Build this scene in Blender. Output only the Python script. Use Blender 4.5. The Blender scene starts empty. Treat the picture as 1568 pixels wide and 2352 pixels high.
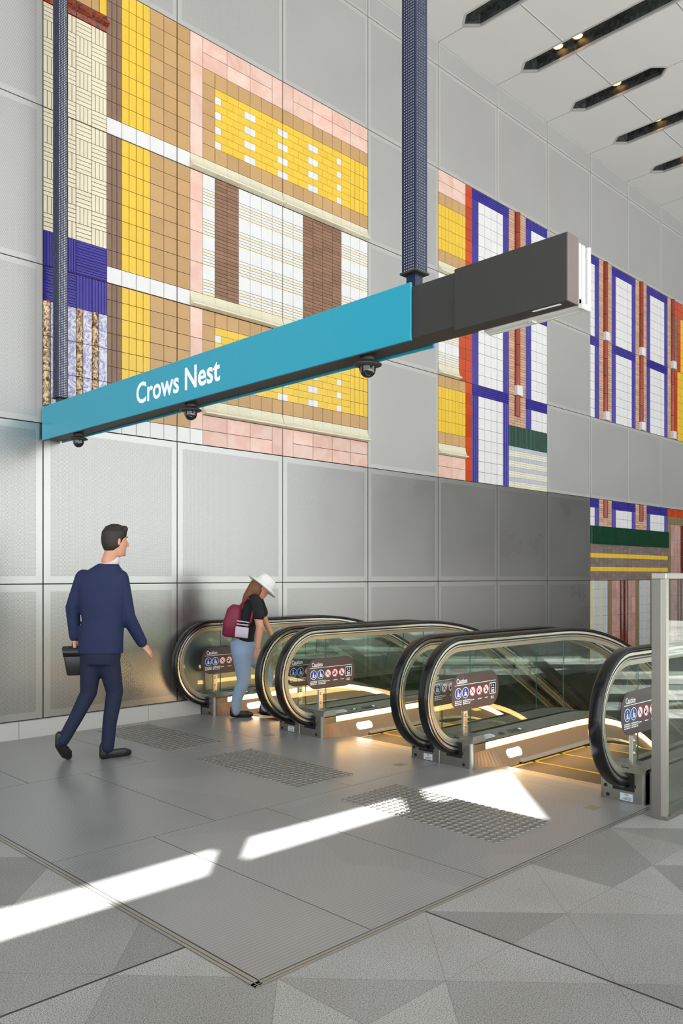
import bpy, math, random
import numpy as np
from mathutils import Vector, Matrix
random.seed(7)
scn = bpy.context.scene
COL = scn.collection
PI = math.pi

# ------------------------------------------------------------------ colours and materials
def lin(c):
    return tuple(((v/255.0)/12.92 if v/255.0 <= .04045 else ((v/255.0+.055)/1.055)**2.4) for v in c)

class NT:
    def __init__(s, name):
        s.m = bpy.data.materials.new(name); s.m.use_nodes = True
        s.t = s.m.node_tree; s.t.nodes.clear()
        s.out = s.t.nodes.new('ShaderNodeOutputMaterial')
    def n(s, typ, **kw):
        nd = s.t.nodes.new(typ)
        for k, v in kw.items():
            if k.startswith('i_'):
                key = k[2:]
                key = int(key) if key.isdigit() else key.replace('_', ' ')
                nd.inputs[key].default_value = v
            else: setattr(nd, k, v)
        return nd
    def l(s, a, b): s.t.links.new(a, b)
    def math(s, op, a, b=None, c=None):
        nd = s.n('ShaderNodeMath', operation=op)
        for i, v in enumerate((a, b, c)):
            if v is None: continue
            if isinstance(v, (int, float)): nd.inputs[i].default_value = v
            else: s.l(v, nd.inputs[i])
        return nd.outputs[0]
    def mix(s, fac, a, b):
        nd = s.n('ShaderNodeMix', data_type='RGBA')
        for k, v in ((0, fac), (6, a), (7, b)):
            if isinstance(v, (int, float)): nd.inputs[k].default_value = v
            elif isinstance(v, tuple): nd.inputs[k].default_value = (*v[:3], 1)
            else: s.l(v, nd.inputs[k])
        return nd.outputs[2]
    def pos(s):
        g = s.n('ShaderNodeNewGeometry'); x = s.n('ShaderNodeSeparateXYZ'); s.l(g.outputs['Position'], x.inputs[0])
        return g.outputs['Position'], x.outputs[0], x.outputs[1], x.outputs[2]

def noise(t, scale, detail=3, vec=None, rough=.5):
    nd = t.n('ShaderNodeTexNoise'); nd.inputs['Scale'].default_value = scale; nd.inputs['Detail'].default_value = detail
    nd.inputs['Roughness'].default_value = rough
    if vec is None: vec = t.n('ShaderNodeTexCoord').outputs['Object']
    t.l(vec, nd.inputs['Vector']); return nd.outputs['Fac']

def principled(t, color=(.5, .5, .5), metallic=0, rough=.5, **kw):
    p = t.n('ShaderNodeBsdfPrincipled')
    if isinstance(color, tuple): p.inputs['Base Color'].default_value = (*color[:3], 1)
    else: t.l(color, p.inputs['Base Color'])
    p.inputs['Metallic'].default_value = metallic
    if isinstance(rough, (int, float)): p.inputs['Roughness'].default_value = rough
    else: t.l(rough, p.inputs['Roughness'])
    for k, v in kw.items(): p.inputs[k.replace('_', ' ')].default_value = v
    t.l(p.outputs[0], t.out.inputs[0]); return p

def bump(t, p, h, strength=.2, dist=.002):
    b = t.n('ShaderNodeBump'); b.inputs['Strength'].default_value = strength; b.inputs['Distance'].default_value = dist
    t.l(h, b.inputs['Height']); t.l(b.outputs[0], p.inputs['Normal'])

def simple(name, rgb, metallic=0, rough=.5, var=.06, nscale=30, tone=False, bumpy=0, **kw):
    t = NT(name); c = lin(rgb)
    f = noise(t, nscale)
    col = t.mix(f, tuple(v*(1-var) for v in c), tuple(min(1, v*(1+var)) for v in c))
    if tone:
        a = t.n('ShaderNodeAttribute', attribute_name='tone')
        mx = t.n('ShaderNodeMix', data_type='RGBA', blend_type='MULTIPLY'); mx.inputs[0].default_value = 1
        t.l(col, mx.inputs[6]); t.l(a.outputs['Color'], mx.inputs[7]); col = mx.outputs[2]
    p = principled(t, col, metallic, rough, **kw)
    if bumpy: bump(t, p, f, bumpy, .003)
    return t.m

def emit(name, rgb, strength):
    t = NT(name); e = t.n('ShaderNodeEmission'); e.inputs[0].default_value = (*rgb, 1); e.inputs[1].default_value = strength
    t.l(e.outputs[0], t.out.inputs[0]); return t.m

def marble(name, rgb, rgb2, scale=6, rough=.25, dist=1.5, tone=True):
    t = NT(name); nd = t.n('ShaderNodeTexNoise'); nd.inputs['Scale'].default_value = scale; nd.inputs['Detail'].default_value = 4
    nd.inputs['Distortion'].default_value = dist
    P = t.pos()[0]; t.l(P, nd.inputs['Vector'])
    r = t.n('ShaderNodeValToRGB'); r.color_ramp.elements[0].position = .38; r.color_ramp.elements[1].position = .62
    t.l(nd.outputs['Fac'], r.inputs[0])
    col = t.mix(r.outputs[0], lin(rgb), lin(rgb2))
    if tone:
        a = t.n('ShaderNodeAttribute', attribute_name='tone')
        mx = t.n('ShaderNodeMix', data_type='RGBA', blend_type='MULTIPLY'); mx.inputs[0].default_value = 1
        t.l(col, mx.inputs[6]); t.l(a.outputs['Color'], mx.inputs[7]); col = mx.outputs[2]
    principled(t, col, 0, rough); return t.m

def brushed(name, rgb, rough=.3, metallic=1.0, sx=3, sz=300, var=.12):
    t = NT(name); P = t.pos()[0]
    mp = t.n('ShaderNodeMapping'); mp.inputs['Scale'].default_value = (sx, sz, sz); t.l(P, mp.inputs[0])
    f = noise(t, 1.0, 2, mp.outputs[0]); c = lin(rgb)
    g = noise(t, 5.0, 3, P)
    col = t.mix(f, tuple(v*(1-var) for v in c), tuple(min(1, v*(1+var)) for v in c))
    rr = t.math('ADD', t.math('MULTIPLY', g, .14), rough-.07)
    principled(t, col, metallic, rr); return t.m

def perforated(name, base, hole, metallic, rough, pitch=.012, hr=.30, spec=.5):
    """sheet metal with a staggered grid of round holes"""
    t = NT(name); P, x, y, z = t.pos()
    u = t.math('DIVIDE', x, pitch); v = t.math('DIVIDE', z, pitch*.5)
    row = t.math('FLOOR', v)
    off = t.math('MULTIPLY', t.math('PINGPONG', row, 1.0), .5)
    fu = t.math('SUBTRACT', t.math('FRACT', t.math('ADD', u, off)), .5)
    fv = t.math('MULTIPLY', t.math('SUBTRACT', t.math('FRACT', v), .5), .5)
    d = t.math('SQRT', t.math('ADD', t.math('MULTIPLY', fu, fu), t.math('MULTIPLY', fv, fv)))
    mask = t.math('LESS_THAN', d, hr*.8)
    # perforation becomes finer than can be resolved along the wall: blend to its mean coverage
    cov = math.pi*(hr*.8)**2/.5
    fd = t.n('ShaderNodeMapRange'); fd.inputs[1].default_value = 4.6; fd.inputs[2].default_value = 7.6; fd.inputs[3].default_value = 1; fd.inputs[4].default_value = 0
    t.l(x, fd.inputs[0])
    mask = t.math('ADD', t.math('MULTIPLY', mask, fd.outputs[0]), t.math('MULTIPLY', t.math('SUBTRACT', 1.0, fd.outputs[0]), cov))
    n1 = noise(t, 1.3, 3, P); n2 = noise(t, 40, 2, P)
    c = lin(base)
    cb = t.mix(n1, tuple(v_*.93 for v_ in c), tuple(v_*1.05 for v_ in c))
    col = t.mix(mask, cb, lin(hole))
    p = principled(t, col, 0, t.math('ADD', t.math('MULTIPLY', n1, .12), rough-.06))
    p.inputs['Metallic'].default_value = metallic
    return t.m

M = {}
M['panel_border'] = simple('painted_panel_border', (178, 178, 176), .35, .38, .02, 3)
M['panel_perf'] = perforated('perforated_painted_panel', (187, 187, 186), (88, 88, 88), .35, .42, hr=.27)
M['steel_border'] = simple('satin_steel_border', (176, 175, 172), .95, .3, .03, 4)
M['steel_perf'] = perforated('perforated_steel_sheet', (184, 183, 180), (84, 84, 84), .88, .29, hr=.29)
M['joint'] = simple('joint_shadow_gap', (58, 60, 62), 0, .7, .05)
M['grout'] = simple('tile_grout_dark', (84, 64, 50), 0, .9, .1, 60)
M['grout_light'] = simple('tile_grout_grey', (120, 118, 116), 0, .9, .1, 60)
def dim(c, k=.72): return tuple(int(round(v*k**(1/2.2))) for v in c)
def tile(n, rgb, rough=.22, var=.05, **kw): M[n] = simple('glazed_tile_'+n, dim(rgb), 0, rough, var, 9, tone=True, **kw)
tile('cream', (243, 234, 208)); tile('tan', (204, 164, 110), .4); tile('yellow', (246, 206, 66))
tile('white', (240, 242, 243)); tile('umber', (140, 112, 92), .6, .12, bumpy=.4); tile('brick', (148, 112, 88), .7, .15, bumpy=.4)
tile('cove', (238, 232, 205), .15); tile('blue', (62, 52, 158), .15); tile('orange', (206, 74, 24), .18, .1)
tile('peach', (208, 168, 138), .7, .1); tile('pipe', (150, 52, 26), .12, .2); tile('green', (30, 78, 56), .15)
tile('stripe', (245, 236, 200)); tile('greybrick', (128, 112, 105), .7, .15, bumpy=.4); tile('olive', (140, 122, 84), .4)
tile('oxblood', (104, 44, 24), .15, .3); tile('ice', (196, 208, 226)); tile('paleyellow', (218, 214, 180))
M['pink'] = marble('glazed_tile_pink', (212, 184, 172), (208, 168, 154), 3.5, .25, 1.2)
M['rose'] = marble('glazed_tile_rose', (178, 146, 140), (164, 126, 120), 5, .3, 1.0)
M['cornice'] = marble('glazed_tile_cornice', (66, 38, 26), (146, 52, 22), 34, .12, 1.0)
M['twist'] = marble('glazed_tile_twist', (98, 58, 28), (226, 200, 160), 14, .15, 3.0)
M['swirl'] = marble('glazed_tile_swirl', (132, 134, 184), (208, 208, 212), 11, .15, 3.0)

# granite paving in a union-jack lattice of triangles
def granite_floor():
    t = NT('granite_paving'); P, x, y, z = t.pos()
    p = t.math('DIVIDE', t.math('SUBTRACT', x, 2.667), .815)
    q = t.math('DIVIDE', t.math('SUBTRACT', y, 2.207), .861)
    s1 = t.math('ADD', p, q); s2 = t.math('SUBTRACT', p, q); q5 = t.math('ADD', q, .5)
    cv = t.n('ShaderNodeCombineXYZ')
    t.l(t.math('ADD', t.math('FLOOR', s1), t.math('MULTIPLY', t.math('FLOOR', p), 17.3)), cv.inputs[0])
    t.l(t.math('FLOOR', s2), cv.inputs[1]); t.l(t.math('FLOOR', q5), cv.inputs[2])
    wn = t.n('ShaderNodeTexWhiteNoise', noise_dimensions='3D'); t.l(cv.outputs[0], wn.inputs[0])
    tone = t.n('ShaderNodeValToRGB'); tone.color_ramp.interpolation = 'CONSTANT'
    e = tone.color_ramp.elements; e[0].color = (*lin((141, 141, 140)), 1); e[1].position = .30; e[1].color = (*lin((166, 166, 165)), 1)
    e2 = e.new(.62); e2.color = (*lin((154, 154, 153)), 1); e3 = e.new(.85); e3.color = (*lin((172, 172, 170)), 1)
    t.l(wn.outputs[0], tone.inputs[0])
    sp = t.n('ShaderNodeTexVoronoi'); sp.inputs['Scale'].default_value = 210; t.l(P, sp.inputs['Vector'])
    n1 = noise(t, 215, 3, P, .75)
    spk = t.n('ShaderNodeValToRGB'); spk.color_ramp.elements[0].position = .40; spk.color_ramp.elements[1].position = .53
    spk.color_ramp.elements[0].color = (.22, .22, .22, 1); spk.color_ramp.elements[1].color = (1.06, 1.06, 1.06, 1)
    t.l(n1, spk.inputs[0])
    mx = t.n('ShaderNodeMix', data_type='RGBA', blend_type='MULTIPLY'); mx.inputs[0].default_value = .9
    t.l(tone.outputs[0], mx.inputs[6]); t.l(spk.outputs[0], mx.inputs[7])
    st = t.n('ShaderNodeValToRGB'); st.color_ramp.elements[0].position = .30; st.color_ramp.elements[1].position = .6
    st.color_ramp.elements[0].color = (.80, .78, .74, 1); t.l(noise(t, 1.7, 4, P), st.inputs[0])
    mx2 = t.n('ShaderNodeMix', data_type='RGBA', blend_type='MULTIPLY'); mx2.inputs[0].default_value = .6
    t.l(mx.outputs[2], mx2.inputs[6]); t.l(st.outputs[0], mx2.inputs[7])
    def line(v, w):
        f = t.math('SUBTRACT', t.math('FRACT', t.math('ADD', v, .5)), .5)
        return t.math('LESS_THAN', t.math('ABSOLUTE', f), w)
    seam = t.math('MAXIMUM', t.math('MAXIMUM', line(s1, .0022), line(s2, .0022)), t.math('MAXIMUM', line(p, .0020), line(q5, .0014)))
    wide = t.math('MAXIMUM', t.math('LESS_THAN', t.math('ABSOLUTE', p), .0068),
                  t.math('LESS_THAN', t.math('ABSOLUTE', t.math('SUBTRACT', q, .5)), .0065))
    c1 = t.mix(t.math('MULTIPLY', seam, .6), mx2.outputs[2], lin((88, 86, 82)))
    c2 = t.mix(wide, c1, lin((48, 46, 44)))
    pr = principled(t, c2, 0, .45); bump(t, pr, n1, .08, .001)
    return t.m
M['granite'] = granite_floor()
def granite_plain():
    t = NT('granite_skirting_stone'); P = t.pos()[0]; n1 = noise(t, 240, 2, P, .7)
    col = t.mix(n1, lin((150, 149, 146)), lin((216, 215, 211))); principled(t, col, 0, .5); return t.m
M['skirt_stone'] = granite_plain()

def landing():
    t = NT('ribbed_landing_plate'); P, x, y, z = t.pos()
    fy = t.math('FRACT', t.math('DIVIDE', y, .020)); fx = t.math('FRACT', t.math('DIVIDE', x, .020))
    ly = t.math('LESS_THAN', fy, .22)
    fade = noise(t, .55, 2, P)
    lx = t.math('MULTIPLY', t.math('LESS_THAN', fx, .4), t.math('GREATER_THAN', fade, .5))
    n1 = noise(t, 1.6, 4, P); n2 = noise(t, 220, 2, P)
    base = t.mix(n1, lin((134, 135, 137)), lin((162, 163, 164)))
    c = t.mix(t.math('MULTIPLY', ly, .42), base, lin((196, 195, 192)))
    c = t.mix(t.math('MULTIPLY', lx, .28), c, lin((100, 99, 98)))
    c = t.mix(t.math('MULTIPLY', n2, .10), c, lin((90, 88, 86)))
    p = principled(t, c, .35, t.math('ADD', t.math('MULTIPLY', n1, .2), .24))
    bump(t, p, ly, .25, .001); return t.m
M['landing'] = landing()
M['brasscover'] = simple('dull_brass_cover', (150, 138, 118), .5, .5)
M['seam'] = simple('dark_seam', (60, 59, 57), 0, .8)
M['trim_metal'] = simple('aluminium_edge_trim', (168, 165, 158), .7, .35, .05)

def ceiling_mat():
    t = NT('ceiling_panel'); P, x, y, z = t.pos()
    def line(v, w):
        f = t.math('SUBTRACT', t.math('FRACT', t.math('ADD', v, .5)), .5)
        return t.math('LESS_THAN', t.math('ABSOLUTE', f), w)
    lx = line(t.math('DIVIDE', t.math('SUBTRACT', x, 8.785), 1.4), .0035)
    ly = line(t.math('DIVIDE', t.math('SUBTRACT', y, 5.835), 1.42), .004)
    lb = line(t.math('DIVIDE', t.math('SUBTRACT', y, 5.815), 1.42), .0025)
    n = noise(t, .8, 3, P)
    c = t.mix(n, lin((186, 187, 184)), lin((195, 196, 193)))
    c = t.mix(t.math('MULTIPLY', lb, .5), c, lin((240, 240, 238)))
    c = t.mix(t.math('MAXIMUM', lx, ly), c, lin((104, 105, 103)))
    principled(t, c, 0, .5); return t.m
M['ceiling'] = ceiling_mat()
M['recess'] = marble('dark_slot_lining', (34, 36, 36), (70, 74, 72), 9, .35, 2, tone=False)
M['lamp'] = emit('warm_downlight', (1, .55, .2), 5)
M['lamp_trim'] = simple('downlight_reflector', (200, 150, 80), .8, .25)

M['teal'] = simple('teal_sign_enamel', (34, 150, 176), 0, .32, .01, 4)
M['black'] = simple('charcoal_powder_coat', (48, 47, 46), .1, .5, .06, 12)
M['black_gloss'] = simple('black_gloss_plastic', (14, 14, 15), 0, .12, .1)
M['lens'] = simple('smoked_camera_dome', (10, 10, 11), .0, .03, .1, Coat_Weight=1.0)
M['letter'] = simple('white_vinyl', (240, 244, 248), 0, .5, .01)
M['white_plastic'] = simple('white_plastic_frame', (205, 206, 201), 0, .4, .02)
M['post'] = simple('navy_post_coat', (30, 38, 66), .2, .32, .04)
M['holeback'] = simple('white_hole_backing', (250, 250, 250), 0, .6, .01)
M['endcap'] = simple('bronze_end_cap', (118, 104, 102), .5, .4, .04)

M['rubber'] = simple('black_handrail_rubber', (9, 9, 10), 0, .2, .1)
M['steel'] = brushed('brushed_steel', (205, 200, 190), .26)
M['steel_soft'] = brushed('satin_steel_rim', (196, 193, 182), .38)
M['steel_dark'] = brushed('dull_steel_base', (150, 147, 140), .36)
M['darkgap'] = simple('dark_rubber_gap', (16, 16, 17), 0, .5)
M['skirt'] = brushed('skirt_sheet_steel', (168, 142, 118), .44, .8)
M['led'] = emit('warm_led_strip', (1, .56, .20), 13)
M['glow_edge'] = emit('amber_glow_edge', (1, .42, .06), 2.2)  # orange glow of the overexposed strip, painted as its own emission
M['sensor'] = emit('sensor_light', (.93, .93, 1), 5)
M['green_led'] = emit('green_arrow_light', (.05, 1, .3), 4)
def step_mat():
    t = NT('ribbed_step_tread'); P, x, y, z = t.pos()
    f = t.math('LESS_THAN', t.math('FRACT', t.math('DIVIDE', y, .010)), .45)
    c = t.mix(f, lin((58, 47, 40)), lin((30, 25, 22)))
    p = principled(t, c, .6, .4); bump(t, p, f, .4, .003); return t.m
M['step'] = step_mat()
M['yellow_line'] = simple('yellow_step_edge', (196, 160, 14), 0, .5)
M['bristle'] = simple('black_brush', (18, 18, 18), 0, .9, .2, 200)
M['sign_plum'] = simple('plum_sign_plate', (82, 66, 68), 0, .35, .03)
M['sign_blue'] = simple('blue_mandatory_disc', (20, 64, 160), 0, .4)
M['sign_red'] = simple('red_prohibition_ring', (186, 34, 56), 0, .4)
M['label'] = simple('pale_label', (205, 214, 224), 0, .4)
M['label_blue'] = simple('label_blue_disc', (34, 104, 150), 0, .4)

def glass(name, tint, edge=False):
    t = NT(name)
    g = t.n('ShaderNodeNewGeometry'); dt = t.n('ShaderNodeVectorMath', operation='DOT_PRODUCT')
    t.l(g.outputs['Incoming'], dt.inputs[0]); t.l(g.outputs['Normal'], dt.inputs[1])
    k = t.math('SUBTRACT', 1.0, t.math('ABSOLUTE', dt.outputs['Value']))
    fres = t.math('ADD', .04, t.math('MULTIPLY', .96, t.math('POWER', k, 5.0)))
    tr = t.n('ShaderNodeBsdfTransparent'); tr.inputs[0].default_value = (*tint, 1)
    gl = t.n('ShaderNodeBsdfGlossy'); gl.inputs['Roughness'].default_value = .01; gl.inputs[0].default_value = (.95, 1, .97, 1)
    mx = t.n('ShaderNodeMixShader'); t.l(fres, mx.inputs[0]); t.l(tr.outputs[0], mx.inputs[1]); t.l(gl.outputs[0], mx.inputs[2])
    t.l(mx.outputs[0], t.out.inputs[0]); return t.m
M['glass'] = glass('balustrade_glass', (.93, .965, .94))
M['glass_edge'] = simple('green_glass_edge', (74, 112, 98), 0, .15)
M['dark_wall'] = simple('far_dark_wall', (46, 46, 46), 0, .5, .06, 1.0)
M['pit'] = simple('lower_level_lining', (44, 43, 40), 0, .5, .08, 2.0)
M['stud'] = simple('steel_stud', (128, 126, 121), .8, .34, .05)

M['skin'] = simple('skin', (206, 150, 122), 0, .5, .05, 20)
M['hair_dark'] = simple('dark_hair', (34, 28, 24), 0, .6, .3, 120)
M['hair_brown'] = simple('brown_hair', (120, 78, 46), 0, .6, .3, 120)
M['suit'] = simple('navy_suit_cloth', (18, 32, 70), 0, .8, .08, 60)
M['trouser'] = simple('navy_trouser_cloth', (11, 23, 52), 0, .8, .08, 60)
M['shirt'] = simple('pale_shirt_cotton', (214, 208, 208), 0, .8, .03)
M['leather'] = simple('black_leather', (26, 25, 26), 0, .35, .15, 40)
M['denim'] = simple('light_blue_denim', (140, 162, 190), 0, .85, .10, 50)
M['tee'] = simple('black_cotton', (24, 24, 27), 0, .9, .1)
M['burgundy'] = simple('burgundy_nylon', (122, 26, 58), 0, .6, .1, 12)
M['hat'] = simple('white_hat_cotton', (226, 226, 222), 0, .8, .04)
M['redsock'] = simple('red_sock', (214, 62, 30), 0, .8, .05)
M['stripe_cloth'] = simple('pale_pocket_cloth', (196, 186, 200), 0, .8, .05)

# ------------------------------------------------------------------ mesh builder
class MB:
    def __init__(s): s.v = []; s.f = []; s.m = []; s.t = []; s.mats = []; s.sm = []
    def mi(s, k):
        if k not in s.mats: s.mats.append(k)
        return s.mats.index(k)
    def face(s, pts, mat, tone=1.0, smooth=False):
        b = len(s.v); s.v += [tuple(p) for p in pts]; s.f.append(tuple(range(b, b+len(pts)))); s.m.append(s.mi(mat)); s.t.append(tone); s.sm.append(smooth)
    def mesh(s, vs, fs, mat, tone=1.0, smooth=False):
        b = len(s.v); s.v += [tuple(p) for p in vs]; k = s.mi(mat)
        for f in fs: s.f.append(tuple(b+i for i in f)); s.m.append(k); s.t.append(tone); s.sm.append(smooth)
    def box(s, x0, x1, y0, y1, z0, z1, mat, tone=1.0, skip=''):
        vs = [(x0,y0,z0),(x1,y0,z0),(x1,y1,z0),(x0,y1,z0),(x0,y0,z1),(x1,y0,z1),(x1,y1,z1),(x0,y1,z1)]
        fs = {'b':(0,3,2,1),'t':(4,5,6,7),'f':(0,1,5,4),'k':(2,3,7,6),'r':(1,2,6,5),'l':(3,0,4,7)}
        s.mesh(vs, [f for k, f in fs.items() if k not in skip], mat, tone)
    def bbox(s, x0, x1, y0, y1, z0, z1, mat, b=.004, tone=1.0):
        """box with chamfered edges"""
        b = min(b, (x1-x0)*.45, (y1-y0)*.45, (z1-z0)*.45)
        vs = []; idx = {}
        for i, (xa, xs) in enumerate(((x0, 1), (x1, -1))):
            for j, (ya, ys) in enumerate(((y0, 1), (y1, -1))):
                for k, (za, zs) in enumerate(((z0, 1), (z1, -1))):
                    idx[i,j,k] = len(vs)
                    vs += [(xa, ya+ys*b, za+zs*b), (xa+xs*b, ya, za+zs*b), (xa+xs*b, ya+ys*b, za)]
        q = lambda i, j, k, a: idx[i,j,k]+a
        fs = []
        for i in (0, 1): fs.append([q(i,0,0,0), q(i,1,0,0), q(i,1,1,0), q(i,0,1,0)][::(1 if i else -1)])
        for j in (0, 1): fs.append([q(0,j,0,1), q(1,j,0,1), q(1,j,1,1), q(0,j,1,1)][::(-1 if j else 1)])
        for k in (0, 1): fs.append([q(0,0,k,2), q(1,0,k,2), q(1,1,k,2), q(0,1,k,2)][::(1 if k else -1)])
        for i in (0, 1):
            for j in (0, 1): fs.append([q(i,j,0,0), q(i,j,1,0), q(i,j,1,1), q(i,j,0,1)])
            for k in (0, 1): fs.append([q(i,0,k,0), q(i,1,k,0), q(i,1,k,2), q(i,0,k,2)])
        for j in (0, 1):
            for k in (0, 1): fs.append([q(0,j,k,1), q(1,j,k,1), q(1,j,k,2), q(0,j,k,2)])
        for kx in idx.values(): fs.append([kx, kx+1, kx+2])
        s.mesh(vs, fs, mat, tone)
    def prism_xz(s, pts, y0, y1, mat, side=None):
        """polygon in x,z extruded along y"""
        n = len(pts); vs = [(x, y0, z) for x, z in pts]+[(x, y1, z) for x, z in pts]
        s.mesh(vs, [tuple(range(n)), tuple(range(2*n-1, n-1, -1))], mat)
        s.mesh(vs, [(i, (i+1) % n, n+(i+1) % n, n+i) for i in range(n)], side or mat)
    def prism_xy(s, pts, z0, z1, mat, side=None):
        n = len(pts); vs = [(x, y, z0) for x, y in pts]+[(x, y, z1) for x, y in pts]
        s.mesh(vs, [tuple(range(n-1, -1, -1)), tuple(range(n, 2*n))], mat)
        s.mesh(vs, [(i, (i+1) % n, n+(i+1) % n, n+i) for i in range(n)], side or mat)
    def cyl(s, p0, p1, r0, r1=None, n=20, mat=None, smooth=True, cap=True):
        r1 = r0 if r1 is None else r1
        p0 = Vector(p0); p1 = Vector(p1); d = (p1-p0).normalized()
        a = Vector((0, 0, 1)) if abs(d.z) < .9 else Vector((1, 0, 0)); u = d.cross(a).normalized(); w = d.cross(u)
        vs = []
        for p, r in ((p0, r0), (p1, r1)):
            for i in range(n):
                t = 2*PI*i/n; vs.append(p+u*(r*math.cos(t))+w*(r*math.sin(t)))
        s.mesh(vs, [(i, (i+1) % n, n+(i+1) % n, n+i) for i in range(n)], mat, smooth=smooth)
        if cap: s.mesh(vs, [tuple(range(n-1, -1, -1)), tuple(range(n, 2*n))], mat)
    def lathe(s, c, prof, n=24, mat=None, smooth=True):
        """profile (r,z) about the vertical axis at c"""
        vs = []
        for r, z in prof:
            for i in range(n):
                t = 2*PI*i/n; vs.append((c[0]+r*math.cos(t), c[1]+r*math.sin(t), c[2]+z))
        fs = []
        for k in range(len(prof)-1):
            for i in range(n): fs.append((k*n+i, k*n+(i+1) % n, (k+1)*n+(i+1) % n, (k+1)*n+i))
        s.mesh(vs, fs, mat, smooth=smooth)
    def tube(s, pts, rad, n=14, mat=None, flat=1.0):
        """tapered tube with rounded ends along a list of points; flat squashes it across"""
        pts = [Vector(p) for p in pts]; P = []; Rr = []
        d0 = (pts[1]-pts[0]).normalized(); d1 = (pts[-1]-pts[-2]).normalized()
        for k in (80, 55, 30): P.append(pts[0]-d0*rad[0]*math.sin(math.radians(k))); Rr.append(rad[0]*math.cos(math.radians(k)))
        for a, b, ra, rb in zip(pts[:-1], pts[1:], rad[:-1], rad[1:]):
            for j in range(4): P.append(a.lerp(b, j/4)); Rr.append(ra+(rb-ra)*j/4)
        P.append(pts[-1]); Rr.append(rad[-1])
        for k in (30, 55, 80): P.append(pts[-1]+d1*rad[-1]*math.sin(math.radians(k))); Rr.append(rad[-1]*math.cos(math.radians(k)))
        vs = []; ref = Vector((0.3, 0.9, 0.2))
        for i, p in enumerate(P):
            d = (P[min(i+1, len(P)-1)]-P[max(i-1, 0)]).normalized()
            u = d.cross(ref).normalized(); w = d.cross(u)
            for j in range(n):
                t = 2*PI*j/n; vs.append(p+u*(Rr[i]*math.cos(t))+w*(Rr[i]*flat*math.sin(t)))
        fs = [(k*n+i, k*n+(i+1) % n, (k+1)*n+(i+1) % n, (k+1)*n+i) for k in range(len(P)-1) for i in range(n)]
        fs += [tuple(range(n-1, -1, -1)), tuple(range((len(P)-1)*n, len(P)*n))]
        s.mesh(vs, fs, mat, smooth=True)
    def rings(s, rings, n=24, mat=None, ax=Vector((1, 0, 0)), ay=Vector((0, 1, 0)), az=Vector((0, 0, 1)), o=Vector((0, 0, 0)), power=2.0):
        """stack of super-ellipses: (cx, cy, cz, a, b)"""
        vs = []
        for cx, cy, cz, a, b in rings:
            for i in range(n):
                t = 2*PI*i/n; c_, s_ = math.cos(t), math.sin(t)
                x = math.copysign(abs(c_)**(2/power), c_)*a; y = math.copysign(abs(s_)**(2/power), s_)*b
                vs.append(o+ax*(cx+x)+ay*(cy+y)+az*cz)
        m = len(rings)
        fs = [(k*n+i, k*n+(i+1) % n, (k+1)*n+(i+1) % n, (k+1)*n+i) for k in range(m-1) for i in range(n)]
        fs += [tuple(range(n-1, -1, -1)), tuple(range((m-1)*n, m*n))]
        s.mesh(vs, fs, mat, smooth=True)
    def build(s, name, parent=None, loc=None, kind=None, label=None, cat=None, group=None):
        vs = np.array([tuple(v) for v in s.v], dtype=float)
        if parent is not None:
            off = np.array(WL[parent.name])
            wl = off
        else:
            if loc is None:
                lo, hi = vs.min(0), vs.max(0); loc = ((lo[0]+hi[0])/2, (lo[1]+hi[1])/2, lo[2])
            off = np.array(loc); wl = off
        me = bpy.data.meshes.new(name)
        me.from_pydata((vs-off).tolist(), [], s.f)
        for k in s.mats: me.materials.append(M[k])
        me.polygons.foreach_set('material_index', s.m)
        me.polygons.foreach_set('use_smooth', s.sm)
        if any(t != 1.0 for t in s.t):
            a = me.attributes.new('tone', 'FLOAT_COLOR', 'FACE')
            arr = np.ones((len(s.f), 4)); arr[:, :3] = np.array(s.t)[:, None]
            a.data.foreach_set('color', arr.ravel())
        else:
            a = me.attributes.new('tone', 'FLOAT_COLOR', 'FACE'); a.data.foreach_set('color', [1.0]*(4*len(s.f)))
        me.update()
        o = bpy.data.objects.new(name, me); COL.objects.link(o)
        if parent is not None: o.parent = parent
        else: o.location = loc
        WL[o.name] = tuple(wl)
        tag(o, kind, label, cat, group)
        return o
WL = {}
def tag(o, kind=None, label=None, cat=None, group=None):
    if kind: o['kind'] = kind
    if label: o['label'] = label
    if cat: o['category'] = cat
    if group: o['group'] = group
def thing(name, loc, label=None, cat=None, group=None, kind=None):
    o = bpy.data.objects.new(name, None); COL.objects.link(o); o.location = loc; o.empty_display_size = .2
    WL[o.name] = tuple(loc); tag(o, kind, label, cat, group); return o
def copy_tree(o, delta, parent=None):
    c = o.copy(); COL.objects.link(c)
    if parent is None: c.location = Vector(o.location)+Vector(delta)
    else: c.parent = parent
    WL[c.name] = tuple(np.array(WL[o.name])+np.array(delta))
    for ch in list(o.children): copy_tree(ch, delta, c)
    return c

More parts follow.
